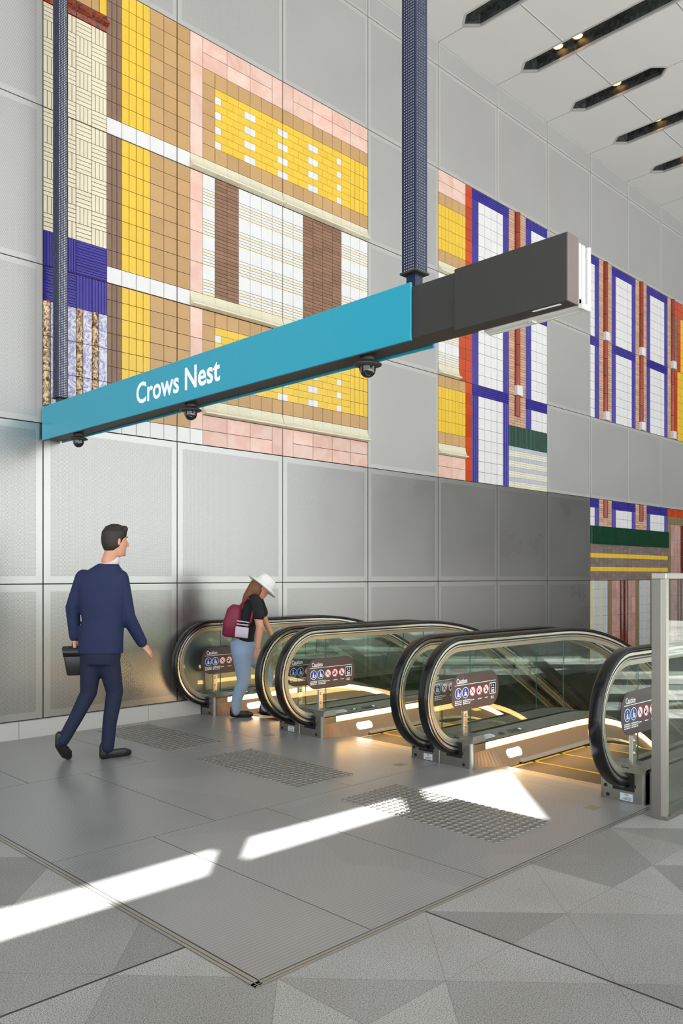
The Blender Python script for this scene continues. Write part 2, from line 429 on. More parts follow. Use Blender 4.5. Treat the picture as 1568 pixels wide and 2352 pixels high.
FONT = None
def text_mesh(body, size, width_scale=1.0, bold=0.0):
    """returns verts (x,y) and faces of a line of text, baseline at 0, starting at x=0"""
    cu = bpy.data.curves.new('tmp_text', 'FONT'); cu.body = body; cu.size = size; cu.offset = bold; cu.resolution_u = 4
    ob = bpy.data.objects.new('tmp_text', cu); COL.objects.link(ob)
    dg = bpy.context.evaluated_depsgraph_get(); dg.update()
    me = bpy.data.meshes.new_from_object(ob.evaluated_get(dg))
    vs = [(v.co.x*width_scale, v.co.y) for v in me.vertices]; fs = [tuple(p.vertices) for p in me.polygons]
    bpy.data.objects.remove(ob); bpy.data.curves.remove(cu); bpy.data.meshes.remove(me)
    return vs, fs
def fit_text(body, x0, x1, y0, y1, bold=0.0):
    """text scaled so its bounds fill the rectangle"""
    vs, fs = text_mesh(body, 1.0, 1.0, bold)
    xs = [v[0] for v in vs]; ys = [v[1] for v in vs]
    sx = (x1-x0)/(max(xs)-min(xs)); sy = (y1-y0)/(max(ys)-min(ys))
    return [(x0+(x-min(xs))*sx, y0+(y-min(ys))*sy) for x, y in vs], fs

# ------------------------------------------------------------------ layout constants (metres)
X0 = 3.184; BAY = 1.4; YW = 7.05            # first wall joint, bay width, face of the tiled wall
ROWS = [.155, 1.353, 2.787, 4.203, 5.619, 7.035, 8.451, 8.775]
CZ = 8.775
FLOOR_EDGE_Y = 2.10

# ------------------------------------------------------------------ floor, pit, ceiling
def structure():
    b = MB()
    b.box(-14, 4.99, -30, YW+.4, -.25, 0, 'granite'); b.box(4.99, 40, -30, FLOOR_EDGE_Y, -.25, 0, 'granite')
    b.build('floor', kind='structure')
    # lower level around the escalators
    b = MB()
    b.box(4.9, 26, FLOOR_EDGE_Y-.25, FLOOR_EDGE_Y-.0, -7.6, -.25, 'pit'); b.box(4.7, 4.99, 1.9, YW+.4, -7.6, -.25, 'pit')
    b.box(25.6, 26, 1.9, YW+.4, -7.6, 0, 'pit'); b.box(4.9, 26, 1.9, YW+.4, -7.8, -7.5, 'pit')
    b.build('wall_pit', kind='structure')
    b = MB(); b.box(26, 26.3, -14, YW+.4, 0, CZ+.3, 'dark_wall'); b.build('wall_end_added', kind='structure')  # unseen end wall, added dark so the steel panels reflect less light
structure()

SUN_OFF = (-2.1, -7.0)
FLOOR_PATCHES = [
    [(-4.5, 3.215), (2.243, 3.209), (2.486, 3.462), (-4.5, 3.475)],
    [(2.50, 3.245), (3.72, 3.235), (3.90, 3.44), (2.737, 3.478)],
    [(3.99, 3.272), (4.06, 3.20), (4.158, 3.20), (4.17, 2.545), (5.04, 3.41), (4.15, 3.462)],
]
for c0, c1 in ((7.8, 8.7), (6.4, 7.2), (5.2, 5.75)):
    # bands on the concourse floor off to the right, seen mirrored in the glass
    pts = []
    for c, y in ((c0, -2.2), (c1, -2.2), (c1, 1.0), (c0, 1.0)): pts.append(((c+.713*y)/.701, y))
    FLOOR_PATCHES.append(pts)

def slot_poly(k):
    xc = 8.773+BAY*k; w = .155; ya = 6.59; yb = 6.435
    lo = 3.6 if k % 2 else 5.08
    return [(xc, ya), (xc-w, yb), (xc-w, lo+.155), (xc, lo), (xc+w, lo+.155), (xc+w, yb)]

def ceiling():
    import bmesh
    X1, X2, Y1, Y2 = -7.0, 26.3, -9.0, YW+.3
    slots = [slot_poly(k) for k in range(0, 11)]
    suns = [[(x+SUN_OFF[0], y+SUN_OFF[1]) for x, y in p] for p in FLOOR_PATCHES]
    # the sun reaches the bottom plane here; openings are slightly flared upward along the ray
    outer = [(X1, Y1), (X2, Y1), (X2, Y2), (X1, Y2)]
    b = MB()
    def fill(z, loops, mat, flip):
        bm = bmesh.new(); ed = []
        for lp in loops:
            vs = [bm.verts.new((x, y, z)) for x, y in lp]
            for i in range(len(vs)): ed.append(bm.edges.new((vs[i], vs[(i+1) % len(vs)])))
        bmesh.ops.triangle_fill(bm, use_beauty=True, use_dissolve=False, edges=ed, normal=(0, 0, 1))
        bm.verts.index_update()
        b.mesh([v.co.copy() for v in bm.verts], [tuple(v.index for v in f.verts) for f in bm.faces], mat); bm.free()
    fill(CZ, [outer]+slots+suns, 'ceiling', False)
    kx, ky = SUN_OFF[0]*.22/CZ, SUN_OFF[1]*.22/CZ       # openings added out of view to throw the sun patches, splayed along the sun
    fill(CZ+.22, [outer]+[[(x+kx, y+ky) for x, y in p] for p in suns], 'ceiling', False)
    for lp, dx, dy in [(outer, 0, 0)]+[(s, kx, ky) for s in suns]:
        n = len(lp)
        for i in range(n):
            (xa, ya), (xb, yb) = lp[i], lp[(i+1) % n]
            b.face([(xa, ya, CZ), (xb, yb, CZ), (xb+dx, yb+dy, CZ+.22), (xa+dx, ya+dy, CZ+.22)], 'ceiling')
    c = b.build('ceiling', kind='structure', loc=(0, 0, CZ))
    for k, lp in enumerate(slots):
        b = MB(); n = len(lp)
        for i in range(n):
            (xa, ya), (xb, yb) = lp[i], lp[(i+1) % n]
            b.face([(xa, ya, CZ+.03), (xb, yb, CZ+.03), (xb, yb, CZ+.17), (xa, ya, CZ+.17)], 'recess')
            b.face([(xa, ya, CZ), (xb, yb, CZ), (xb, yb, CZ+.03), (xa, ya, CZ+.03)], 'panel_border')
        b.face([(x, y, CZ+.17) for x, y in lp], 'recess')
        # folded lip round the opening
        cx = sum(p[0] for p in lp)/n; cy = sum(p[1] for p in lp)/n
        for i in range(n):
            (xa, ya), (xb, yb) = lp[i], lp[(i+1) % n]
            d = Vector((yb-ya, -(xb-xa))).normalized()
            if d.dot(Vector(((xa+xb)/2-cx, (ya+yb)/2-cy))) < 0: d = -d
            b.face([(xa, ya, CZ-.004), (xb, yb, CZ-.004), (xb+d.x*.03, yb+d.y*.03, CZ-.002), (xa+d.x*.03, ya+d.y*.03, CZ-.002)], 'panel_border')
        b.build('ceiling_slot', parent=c)
    return c
CE = ceiling()

DL = [(1, 5.927), (1, 5.627), (2, 5.759), (3, 5.753), (4, 5.94), (3, 4.4), (5, 5.75), (0, 5.85)]
dl_lab = {0: 'second warm downlight from the left in the second ceiling slot', 1: 'brightest warm downlight in the long black ceiling slot above the sign',
          2: 'warm downlight alone in the short pointed ceiling slot', 3: 'warm downlight in the fourth ceiling slot near the right edge',
          4: 'small warm downlight at the right edge in the fifth ceiling slot'}
for i, (k, y) in enumerate(DL[:5]):
    x = 8.773+BAY*k+.08; y = y*1.0215
    t = thing('downlight', (x, y, CZ+.17), ['dimmer warm downlight left of the brightest, in the long second ceiling slot', 'brightest warm downlight in the long second ceiling slot',
        'warm downlight alone in the short ceiling slot with two pointed ends', 'warm downlight in the fourth ceiling slot near the right edge', 'small warm downlight cut by the right edge, in the fifth ceiling slot'][i], 'ceiling light', 'downlights set in the black ceiling slots')
    b = MB(); b.lathe((x, y, CZ+.17), [(.085, 0), (.085, -.02), (.07, -.02), (.062, 0)], 28, 'lamp_trim'); b.build('trim_ring', parent=t)
    b = MB(); b.lathe((x, y, CZ+.158), [(.0, 0), (.066, 0)], 28, 'lamp'); b.build('lens', parent=t)
    for q in range(1):
        ld = bpy.data.lights.new('downlight_beam', 'SPOT'); ld.energy = 18; ld.color = (1, .75, .45); ld.spot_size = .8; ld.shadow_soft_size = .06
        lo = bpy.data.objects.new('downlight_beam', ld); COL.objects.link(lo); lo.parent = t; lo.location = (0, 0, -.05)

# ------------------------------------------------------------------ the far wall: cladding panels
MUR = {}   # cells (bay,row) that are tiled
for n in (0, 1, 2):
    for r in (2, 3, 4): MUR[n, r] = 1
for n in (4, 5):
    for r in (2, 3, 4): MUR[n, r] = 1
for n in range(7, 11):
    for r in (3, 4, 0, 1): MUR[n, r] = 1
def cladding():
    w = MB(); w.box(-14, 26.2, YW+.03, YW+.3, -7.6, CZ+.1, 'joint')
    W = w.build('wall_back', kind='structure')
    for n in range(-3, 17):
        xa = X0+BAY*n+.005; xb = X0+BAY*(n+1)-.005
        for r in range(7):
            if (n, r) in MUR: continue
            if r == 0 and n >= 11: za = -.0
            za = ROWS[r]+.005; zb = ROWS[r+1]-.005
            low = r < 2
            bd = 'steel_border' if low else 'panel_border'; pf = 'steel_perf' if low else 'panel_perf'
            y = YW-.012; b = MB(); m = (.062 if low else .05) if r < 6 else .03
            b.box(xa, xb, y, YW+.03, za, zb, bd, skip='f')
            o = [(xa, za), (xb, za), (xb, zb), (xa, zb)]; q = [(xa+m, za+m), (xb-m, za+m), (xb-m, zb-m), (xa+m, zb-m)]
            for i in range(4):
                j = (i+1) % 4; b.face([(o[i][0], y, o[i][1]), (o[j][0], y, o[j][1]), (q[j][0], y, q[j][1]), (q[i][0], y, q[i][1])], bd)
            b.face([(p[0], y+.0012, p[1]) for p in q], pf)
            b.build('cladding_panel', parent=W)
    # lower wall under the escalators
    b = MB(); b.box(4.99, 26, YW-.01, YW+.03, -7.5, -.01, 'pit'); b.build('lower_lining', parent=W)
    # granite skirting stones
    b = MB(); gx = [-10, -8.5, -7, -5.5, -4, -2.6, -1.2, .2, 1.6, 3.0-.05, 4.23, 4.845]
    for a, c in zip(gx[:-1], gx[1:]): b.box(a+.002, c-.002, YW-.05, YW+.03, 0, .150, 'skirt_stone')
    b.build('baseboard_back', kind='structure')
cladding()

# ------------------------------------------------------------------ tiled murals
U = BAY/9
class Mural:
    def __init__(s, name, label, bay0, nb, ztop, zs, loc_z):
        s.bay0 = bay0; s.x0 = X0+BAY*bay0; s.nb = nb; s.zs = zs   # zs: list of row boundaries top to bottom per 9 rows
        s.T = thing(name, (s.x0+BAY*nb/2, YW, loc_z), label, 'tile wall panel', 'glazed tile murals on the wall')
        s.P = {}
    def z(s, r):
        k = min(int(r//9), len(s.zs)-2); a, b = s.zs[k], s.zs[k+1]
        return a+(b-a)*(r-9*k)/9.0
    def panel(s, c, r):
        key = (min(int(c//9), s.nb-1), min(int(r//9), len(s.zs)-2))
        if key not in s.P: s.P[key] = MB()
        return s.P[key]
    def rect(s, c, r, w, h): return s.x0+c*U, s.x0+(c+w)*U, s.z(r+h), s.z(r)
    def split(s, c, r, w, h):
        return [(c, r, w, h)]
    def tile(s, c, r, w=1, h=1, m='tan', g=.0030, d=.012, tv=.05):
        xa, xb, za, zb = s.rect(c, r, w, h); b = s.panel(c+.01, r+.01)
        # keep a shadow gap at bay joints
        xa += g+(.003 if abs(c % 9) < 1e-6 else 0); xb -= g+(.003 if abs((c+w) % 9) < 1e-6 else 0)
        za += g+(.003 if abs((r+h) % 9) < 1e-6 else 0); zb -= g+(.003 if abs(r % 9) < 1e-6 else 0)
        b.box(xa, xb, YW-d, YW+.01, za, zb, m, 1+random.uniform(-tv, tv), skip='k')
    def grid(s, c0, r0, c1, r1, m, nx=1, ny=1, tv=.05, g=.0030):
        for r in range(r0, r1):
            for c in range(c0, c1):
                for i in range(nx):
                    for j in range(ny): s.tile(c+i/nx, r+j/ny, 1/nx, 1/ny, m, g, tv=tv)
    def cove(s, c0, r, c1, skipright=None):
        for c in range(c0, c1):
            xa, xb, za, zb = s.rect(c, r, 1, 1); xa += .001; xb -= .001
            if c % 9 == 0: xa += .003
            if c % 9 == 8: xb -= .003
            b = s.panel(c+.01, r+.01); n = 8; h = zb-za-.004; out = .062
            pts = []
            for i in range(n+1):
                t = i/n; a = t*PI/2
                pts.append((YW-.012-out*(1-math.cos(a)), zb-.002-(h-.03)*math.sin(a)))
            pts += [(YW-.012-out, za+.016), (YW-.012-out*.5, za+.010), (YW-.012, za+.004)]
            tn = 1+random.uniform(-.03, .03)
            for (y0, z0), (y1, z1) in zip(pts[:-1], pts[1:]):
                b.mesh([(xa, y0, z0), (xb, y0, z0), (xb, y1, z1), (xa, y1, z1)], [(0, 3, 2, 1)], 'cove', tn, smooth=False)
            b.mesh([(xa, y, z) for y, z in pts]+[(xa, YW, za)], [tuple(range(len(pts)+1))], 'cove', tn)
            b.mesh([(xb, y, z) for y, z in pts]+[(xb, YW, za)], [tuple(range(len(pts), -1, -1))], 'cove', tn)
    def ribs(s, c, r, w, h, n, m, vertical, depth=.016):
        xa, xb, za, zb = s.rect(c, r, w, h); b = s.panel(c+.01, r+.01); tn = 1+random.uniform(-.06, .06)
        g = .002
        if c % 9 == 0: xa += .004
        if (c+w) % 9 == 0: xb -= .004
        if r % 9 == 0: zb -= .004
        if (r+h) % 9 == 0: za += .004
        b.box(xa+g, xb-g, YW-.008, YW+.01, za+g, zb-g, m, tn, skip='k')
        for i in range(n):
            if vertical:
                p0 = xa+g+(xb-xa-2*g)*(i+.12)/n; p1 = xa+g+(xb-xa-2*g)*(i+.88)/n; pm = (p0+p1)/2; q = (p1-p0)*.28
                pr = [(p0, YW-.008), (pm-q, YW-depth), (pm+q, YW-depth), (p1, YW-.008)]
                for (xa_, ya_), (xb_, yb_) in zip(pr[:-1], pr[1:]):
                    b.mesh([(xa_, ya_, za+g), (xb_, yb_, za+g), (xb_, yb_, zb-g), (xa_, ya_, zb-g)], [(0, 1, 2, 3)], m, tn)
            else:
                p0 = za+g+(zb-za-2*g)*(i+.12)/n; p1 = za+g+(zb-za-2*g)*(i+.88)/n; pm = (p0+p1)/2; q = (p1-p0)*.28
                pr = [(p0, YW-.008), (pm-q, YW-depth), (pm+q, YW-depth), (p1, YW-.008)]
                for (z0, y0), (z1, y1) in zip(pr[:-1], pr[1:]):
                    b.mesh([(xa+g, y0, z0), (xb-g, y0, z0), (xb-g, y1, z1), (xa+g, y1, z1)], [(3, 2, 1, 0)], m, tn)
    def pipe(s, c, r0, r1, seg=2, rad=.055, m='pipe', flute=0):
        r = r0
        while r < r1-1e-6:
            h = min(seg, r1-r); xa, xb, za, zb = s.rect(c, r, 1, h); xc = (xa+xb)/2; b = s.panel(c+.01, r+.01); n = 12
            tn = 1+random.uniform(-.2, .2)
            s.tile(c, r, 1, h, m, .002, .006)
            vs = []
            for z in (za+.004, zb-.004):
                for i in range(n+1):
                    a = PI*i/n; vs.append((xc-rad*math.cos(a), YW-.004-rad*.9*math.sin(a), z))
            b.mesh(vs, [(i, i+1, n+2+i, n+1+i) for i in range(n)], m, tn, smooth=True)
            b.mesh(vs, [tuple(range(n+1)), tuple(range(2*n+1, n, -1))], m, tn)
            r += seg
    def window(s, c, r0, r1, m='white'):
        """blue framed opening six cells wide: ribbed head, ribbed jambs, plain tiles"""
        for i in range(3): s.ribs(c+2*i, r0, 2, 1, 5, 'blue', False)
        for cc in (c, c+5):
            r = r0+1
            while r < r1: h = min(2, r1-r); s.ribs(cc, r, 1, h, 3, 'blue', True); r += h
        s.grid(c+1, r0+1, c+5, r1, m, tv=.02)
    def done(s, back='grout'):
        for kb in range(s.nb):
            for kr in range(len(s.zs)-1):
                xa = s.x0+BAY*kb+.004; xb = s.x0+BAY*(kb+1)-.004
                b = s.P.setdefault((kb, kr), MB())
                b.box(xa, xb, YW-.002, YW+.03, s.zs[kr+1]+.004, s.zs[kr]-.004, back)
                b.build('tile_panel', parent=s.T)

def mural1():
    m = Mural('tile_mural', 'largest tile mural, yellow bricks, tan and cream basket weave, behind the teal sign', 0, 3, 7.035, [7.035, 5.619, 4.203, 2.787], 2.787)
    # left field: tan band, cornice, basket weave, blue ribs, twisted shafts
    for c in (0, 1, 2): m.grid(c, 0, c+1, 2, 'tan')
    m.grid(3, 0, 4, 2, 'tan', 2); 
    for r in (0, 1): m.tile(3.5, r, .5, 1, 'yellow', d=.0125)
    for c in (0, 2):
        xa, xb, za, zb = m.rect(c, 2, 2, 1); b = m.panel(c, 2)
        pr = [(YW-.012, zb), (YW-.03, zb-.03), (YW-.03, zb-.055), (YW-.07, zb-.075), (YW-.075, zb-.10), (YW-.03, zb-.115), (YW-.02, za+.004), (YW, za+.002)]
        for (y0, z0), (y1, z1) in zip(pr[:-1], pr[1:]): b.mesh([(xa+.002, y0, z0), (xb-.002, y0, z0), (xb-.002, y1, z1), (xa+.002, y1, z1)], [(3, 2, 1, 0)], 'cornice')
        b.mesh([(xa+.002, y, z) for y, z in pr], [tuple(range(len(pr)))], 'cornice'); b.mesh([(xb-.002, y, z) for y, z in pr], [tuple(range(len(pr)-1, -1, -1))], 'cornice')
    for r in range(3, 16):
        for c in range(4):
            if (c+r) % 2 == 0:
                for i in range(4): m.tile(c+i/4, r, .25, 1, 'cream', .0032, tv=.03)
            else:
                for i in range(4): m.tile(c, r+i/4, 1, .25, 'cream', .0032, tv=.03)
    m.ribs(0, 16, 1, 2, 6, 'blue', True); m.ribs(1, 16, 1, 2, 6, 'blue', True)
    for i in range(4): m.ribs(2, 16+i/2, 2, .5, 3, 'blue', False)
    for i in range(4): m.ribs(0, 18+i/2, 2, .5, 3, 'blue', False)
    m.ribs(2, 18, 1, 2, 5, 'blue', True); m.ribs(3, 18, 1, 2, 5, 'blue', True)
    for c in range(4):
        for r in range(20, 27, 2):
            h = min(2, 27-r)
            m.tile(c+.42, r, .58, h, 'swirl', .003, .02, .08)
            xa, xb, za, zb = m.rect(c, r, .42, h); b = m.panel(c, r); nseg = 18; vs = []; tn = 1+random.uniform(-.1, .1)
            for j in range(nseg*h+1):
                z = za+.003+(zb-za-.006)*j/(nseg*h)
                for i in range(7):
                    a = PI*i/6; ph = math.sin(z*75+i*1.3)*.006+math.sin(z*170+i*2)*.003
                    vs.append(((xa+xb)/2-(.030+ph*.4)*math.cos(a), YW-.006-(.034+ph)*math.sin(a), z))
            b.mesh(vs, [(j*7+i, j*7+i+1, (j+1)*7+i+1, (j+1)*7+i) for j in range(nseg*h) for i in range(6)], 'twist', tn, smooth=False)
    for base in (0, 9, 18):
        m.grid(4, base, 5, base+8, 'umber', 3); m.grid(5, base, 7, base+8, 'yellow', 2, tv=.03); m.grid(7, base, 10, base+8, 'tan', tv=.07)
        m.grid(4, base+8, 10, base+9, 'white', tv=.015)
        for r in range(base, base+8, 2): m.tile(10, r, 1, 2, 'pink', tv=.06)
    m.grid(10, 26, 11, 27, 'white')
    m.cove(10, 8, 27); m.cove(10, 17, 27); m.cove(11, 24, 27)
    for rr in (0, 25):
        for c in (11, 13, 15, 19, 21, 23, 25):
            for r in (rr, rr+1): m.tile(c, r, 2, 1, 'pink', tv=.08)
        for c in (17, 18): m.tile(c, rr, 1, 2, 'pink', tv=.1)
    for R in (2, 18):                       # tan frame and yellow brick field
        top = R; m.grid(11, R, 27, R+1, 'tan', tv=.07); m.grid(11, R+1, 12, R+5, 'tan', tv=.07); m.grid(11, R+5, 27, R+6, 'tan', tv=.07)
        for k in range(8):
            r = R+1+k/2
            if k % 2 == 0:
                for c in range(12, 25): m.tile(c, r, 1, .5, 'yellow', .0018, tv=.04)
            else:
                whites = {12.0, 14.5, 15.0, 17.5, 18.0, 20.5, 21.0, 23.5}; c = 12.0
                while c < 24-1e-6:
                    if c in whites: m.tile(c, r, .5, .5, 'white', .0018); c += .5
                    else:
                        w = 1 if (c+.5 not in whites and c+1 <= 24) else .5
                        if c < 18 < c+w: w = 18-c
                        m.tile(c, r, w, .5, 'yellow', .0018, tv=.04); c += w
                m.tile(24, r, 1, .5, 'yellow', .0018, tv=.04)
        m.grid(25, R+1, 27, R+5, 'yellow', 2, tv=.04)
    m.tile(11, 24-.0, 1, 1, 'tan', d=.006) if False else None
    for c in list(range(12, 14))+list(range(20, 24)): m.grid(c, 9, c+1, 17, 'brick', 1, 4, tv=.14, g=.0024)
    for c in [11]+list(range(14, 20))+[24, 25, 26]:
        for r in range(9, 17, 2):
            m.tile(c, r, 1, 1, 'white', .0026, tv=.015)
            for i in range(5): m.tile(c, r+1+i/5, 1, .2, 'stripe' if i in (1, 4) else 'white', .0026, tv=.02)
    m.done()
mural1()

def mural2():
    m = Mural('tile_mural', 'middle tile mural with blue window frames and a green band, behind the black sign box', 4, 2, 7.035, [7.035, 5.619, 4.203, 2.787], 2.787)
    for c in (0, 2):
        for r in (0, 1, 25, 26): m.tile(c, r, 2, 1, 'pink', tv=.06)
    for R in (2, 18):
        m.grid(0, R, 4, R+1, 'tan'); m.grid(0, R+1, 4, R+5, 'yellow', 2, tv=.03); m.grid(0, R+5, 4, R+6, 'tan')
    m.cove(0, 8, 3); m.cove(0, 17, 3); m.cove(0, 24, 4)
    for r in range(9, 17):
        for c in range(3):
            if r % 2: m.tile(c, r, 1, 1, 'white', tv=.02)
            else:
                for i in range(5): m.tile(c, r+i/5, 1, .2, 'stripe' if i in (1, 4) else 'white', .0026, tv=.02)
    m.grid(4, 0, 5, 27, 'orange', tv=.15); m.grid(3, 8, 4, 18, 'orange', tv=.15)
    m.window(5, 0, 9); m.window(5, 9, 18); m.window(5, 18, 27)
    for r0, r1 in ((0, 9), (9, 18), (18, 21)):
        m.ribs(14, r0, 2, 1, 5, 'blue', False); m.ribs(16, r0, 2, 1, 5, 'blue', False)
        r = r0+1
        while r < r1: h = min(2, r1-r); m.ribs(14, r, 1, h, 3, 'blue', True); r += h
        m.grid(15, r0+1, 18, r1, 'white', tv=.02)
    for c in (11, 13):
        m.grid(c, 0, c+1, 9, 'peach', 1, 4, tv=.1, g=.0024); m.grid(c, 9, c+1, 21, 'peach', 1, 4, tv=.14, g=.0024)
    m.pipe(12, 0, 8); m.tile(12, 8, 1, 1, 'white', d=.06); m.pipe(12, 9, 17); m.tile(12, 17, 1, 1, 'white', d=.06); m.pipe(12, 18, 20)
    m.grid(12, 20, 13, 21, 'peach', 2, 4, tv=.1)
    for c in range(11, 18): m.ribs(c, 21, 1, 2, 4, 'green', True, .02)
    for r in range(23, 27):
        for c in range(11, 18):
            for i in range(2): m.tile(c+i/2, r, .5, .4, 'ice', .0014)
            for i in range(3): m.tile(c, r+.4+i*.2, 1, .2, 'stripe' if i != 1 else 'white', .0014)
    m.done('grout_light')
mural2()

def bay_pattern(m, base, r0, r1):
    pass

def mural3():
    m = Mural('tile_mural', 'upper right tile mural of tall blue windows, brick piers and red pipes', 7, 3, 7.035, [7.035, 5.619, 4.203], 4.203)
    for R in (0, 9):
        m.ribs(0, R, 2, 1, 5, 'blue', False)
        m.grid(0, R+1, 1, R+9, 'white', tv=.02)
        for r in range(R+1, R+9, 2): m.ribs(1, r, 1, 2, 3, 'blue', True)
        m.window(5, R, R+9); m.window(14, R, R+9)
        for c in (2, 11, 20):
            for cc in (c, c+2):
                if cc == 22: continue
                m.grid(cc, R, cc+1, R+9, 'peach', 1, 4, tv=.16, g=.0024)
            m.pipe(c+1, R, R+8); m.tile(c+1, R+8, 1, 1, 'white', d=.065)
    m.grid(22, 0, 25, 2, 'orange', tv=.1); m.grid(22, 2, 23, 9, 'greybrick', 1, 4, tv=.15, g=.0024); m.grid(23, 2, 24, 9, 'orange', tv=.1)
    m.grid(24, 2, 27, 9, 'yellow', 2, tv=.03); m.grid(25, 0, 27, 2, 'yellow', 2, tv=.03)
    m.grid(22, 9, 23, 18, 'orange', tv=.1); m.grid(23, 9, 27, 18, 'yellow', 2, tv=.03)
    m.done('grout_light')
mural3()

def mural4():
    m = Mural('tile_mural', 'low right tile mural with dark green ribbed band and striped base, behind the glass screen', 7, 4, 2.787, [2.787, 1.353, -.06], 0)
    m.ribs(0, 0, 2, 1, 5, 'blue', False); m.grid(0, 1, 1, 3, 'white'); m.ribs(1, 1, 1, 2, 3, 'blue', True)
    m.window(5, 0, 3); m.window(14, 0, 3)
    for c in (2, 11):
        m.grid(c, 0, c+1, 3, 'peach', 1, 4, tv=.2, g=.0024); m.grid(c+2, 0, c+3, 3, 'peach', 1, 4, tv=.2, g=.0024)
        m.pipe(c+1, 0, 2); m.grid(c+1, 2, c+2, 3, 'peach', 1, 4, tv=.1, g=.0024)
    for c in range(0, 20): m.ribs(c, 3, 1, 2, 5, 'green', True, .045)
    for c in range(0, 20):
        for r in (5, 6.5, 8):
            for i in range(4): m.tile(c, r+i/4, 1, .25, 'greybrick', .0016, tv=.2)
        for r in (6, 7.5): m.tile(c, r, 1, .5, 'yellow', .0014, .016, tv=.03)
    m.grid(20, 0, 36, 1, 'orange', tv=.15)
    for c0 in (20, 28):
        m.grid(c0, 1, c0+1, 9, 'olive', tv=.1); m.grid(c0+1, 1, c0+8, 2, 'olive', tv=.1)
        for r in range(2, 9, 2):
            h = min(2, 9-r)
            for c in range(c0+1, c0+4): m.tile(c, r, 1, h, 'rose', tv=.1)
            m.tile(c0+4, r, 1, h, 'oxblood', tv=.2)
            for c in range(c0+5, c0+8): m.tile(c, r, 1, h, 'rose', tv=.1)
    # striped base
    seq = {0: 'paleyellow', 1: 'ice', 2: 'paleyellow', 3: 'ice', 4: 'olive', 11: 'olive', 12: 'ice', 13: 'paleyellow', 14: 'ice', 15: 'olive'}
    for c in range(0, 36):
        k = c % 16
        for r in range(9, 18):
            if k in seq: m.tile(c, r, 1, 1, seq[k], .002, tv=.03) if k not in (0, 2, 13) else [m.tile(c+i/4, r, .25, 1, seq[k], .0012, tv=.02) for i in range(4)]
        if k in (5, 6, 9, 10):
            for r in range(9, 18, 2): m.tile(c, r, 1, min(2, 18-r), 'rose', tv=.1)
        if k in (7, 8): m.pipe(c, 9, 18, 2, .05, 'oxblood')
    m.done('grout_light')
mural4()

# ------------------------------------------------------------------ landing plates (metal) in the floor
def landing_plates():
    t = thing('landing_plate', (3.3, 4.6, 0), 'large flat ribbed metal landing floor in front of the three escalators', 'metal floor')
    Xa = 1.79; g = .003
    strips = [(2.235, 3.869, [Xa, 2.365, 3.15, 4.86]), (3.869, 5.465, [Xa, 2.78, 3.9, 4.86]), (5.465, 6.995, [-1.5, 1.0, 2.37, 3.3, 4.455, 4.86])]
    for ya, yb, xs in strips:
        for a, c in zip(xs[:-1], xs[1:]):
            b = MB(); x_a = a+g; x_b = c-g
            b.box(x_a, x_b, ya+g, yb-g, .0005, .004, 'landing'); b.build('floor_plate', parent=t)
    b = MB(); b.box(-1.5, 4.86, 2.24, 6.999, .0001, .001, 'seam'); 
    b = MB()
    for ya, yb, xs in strips: b.box(xs[0], 4.86, ya, yb, .0, .0015, 'seam')
    b.build('seam_bed', parent=t)
    b = MB()
    for (x0, x1) in ((1.752, 1.764), (1.768, 1.785)): b.box(x0, x1, 2.205, 7.0 if False else 5.465, 0, .0045, 'trim_metal')
    for (y0, y1) in ((2.203, 2.212), (2.216, 2.230)): b.box(1.752, 4.87, y0, y1, 0, .0045, 'trim_metal')
    b.box(1.752, 1.79, 2.203, 5.465, 0, .001, 'seam'); b.box(1.752, 4.87, 2.203, 2.235, 0, .001, 'seam')
    b.build('edge_trim', parent=t)
    for (x, y) in ((4.58, 2.47), (4.6, 4.05), (4.62, 5.62)):
        b = MB(); b.box(x-.045, x+.045, y-.035, y+.035, .004, .0048, 'brasscover'); b.build('access_cover', parent=t)
landing_plates()

def tactile(x0, y0, label):
    t = thing('tactile_paving', (x0+.27, y0+.58, .004), label, 'tactile studs', 'tactile stud fields on the metal landing')
    pts = [(x0+.022+.05*i, y0+.02+.05*j) for i in range(11) for j in range(24)]
    pts.sort(key=lambda p: p[0]*.701+p[1]*.713)
    prof = [(.0175, 0), (.0165, .0035), (.0135, .005), (.0125, .0042), (0, .0042)]
    proto = None
    for k, (x, y) in enumerate(pts[:100]):
        if proto is None:
            b = MB(); b.lathe((x, y, .004), prof, 14, 'stud'); proto = b.build('stud', parent=t); px, py = x, y
        else:
            o = proto.copy(); COL.objects.link(o); o.parent = t; o.location = (x-px, y-py, 0)
    b = MB()
    for x, y in pts[100:]: b.lathe((x, y, .004), prof, 12, 'stud')
    b.build('stud', parent=t, kind='stuff')
tactile(3.6, 2.49, 'nearest field of raised steel tactile studs, partly crossed by the sunlight')
tactile(3.6, 4.08, 'middle field of raised steel tactile studs, in front of the second escalator')
tactile(3.6, 5.67, 'farthest field of raised steel tactile studs, beside the granite skirting')

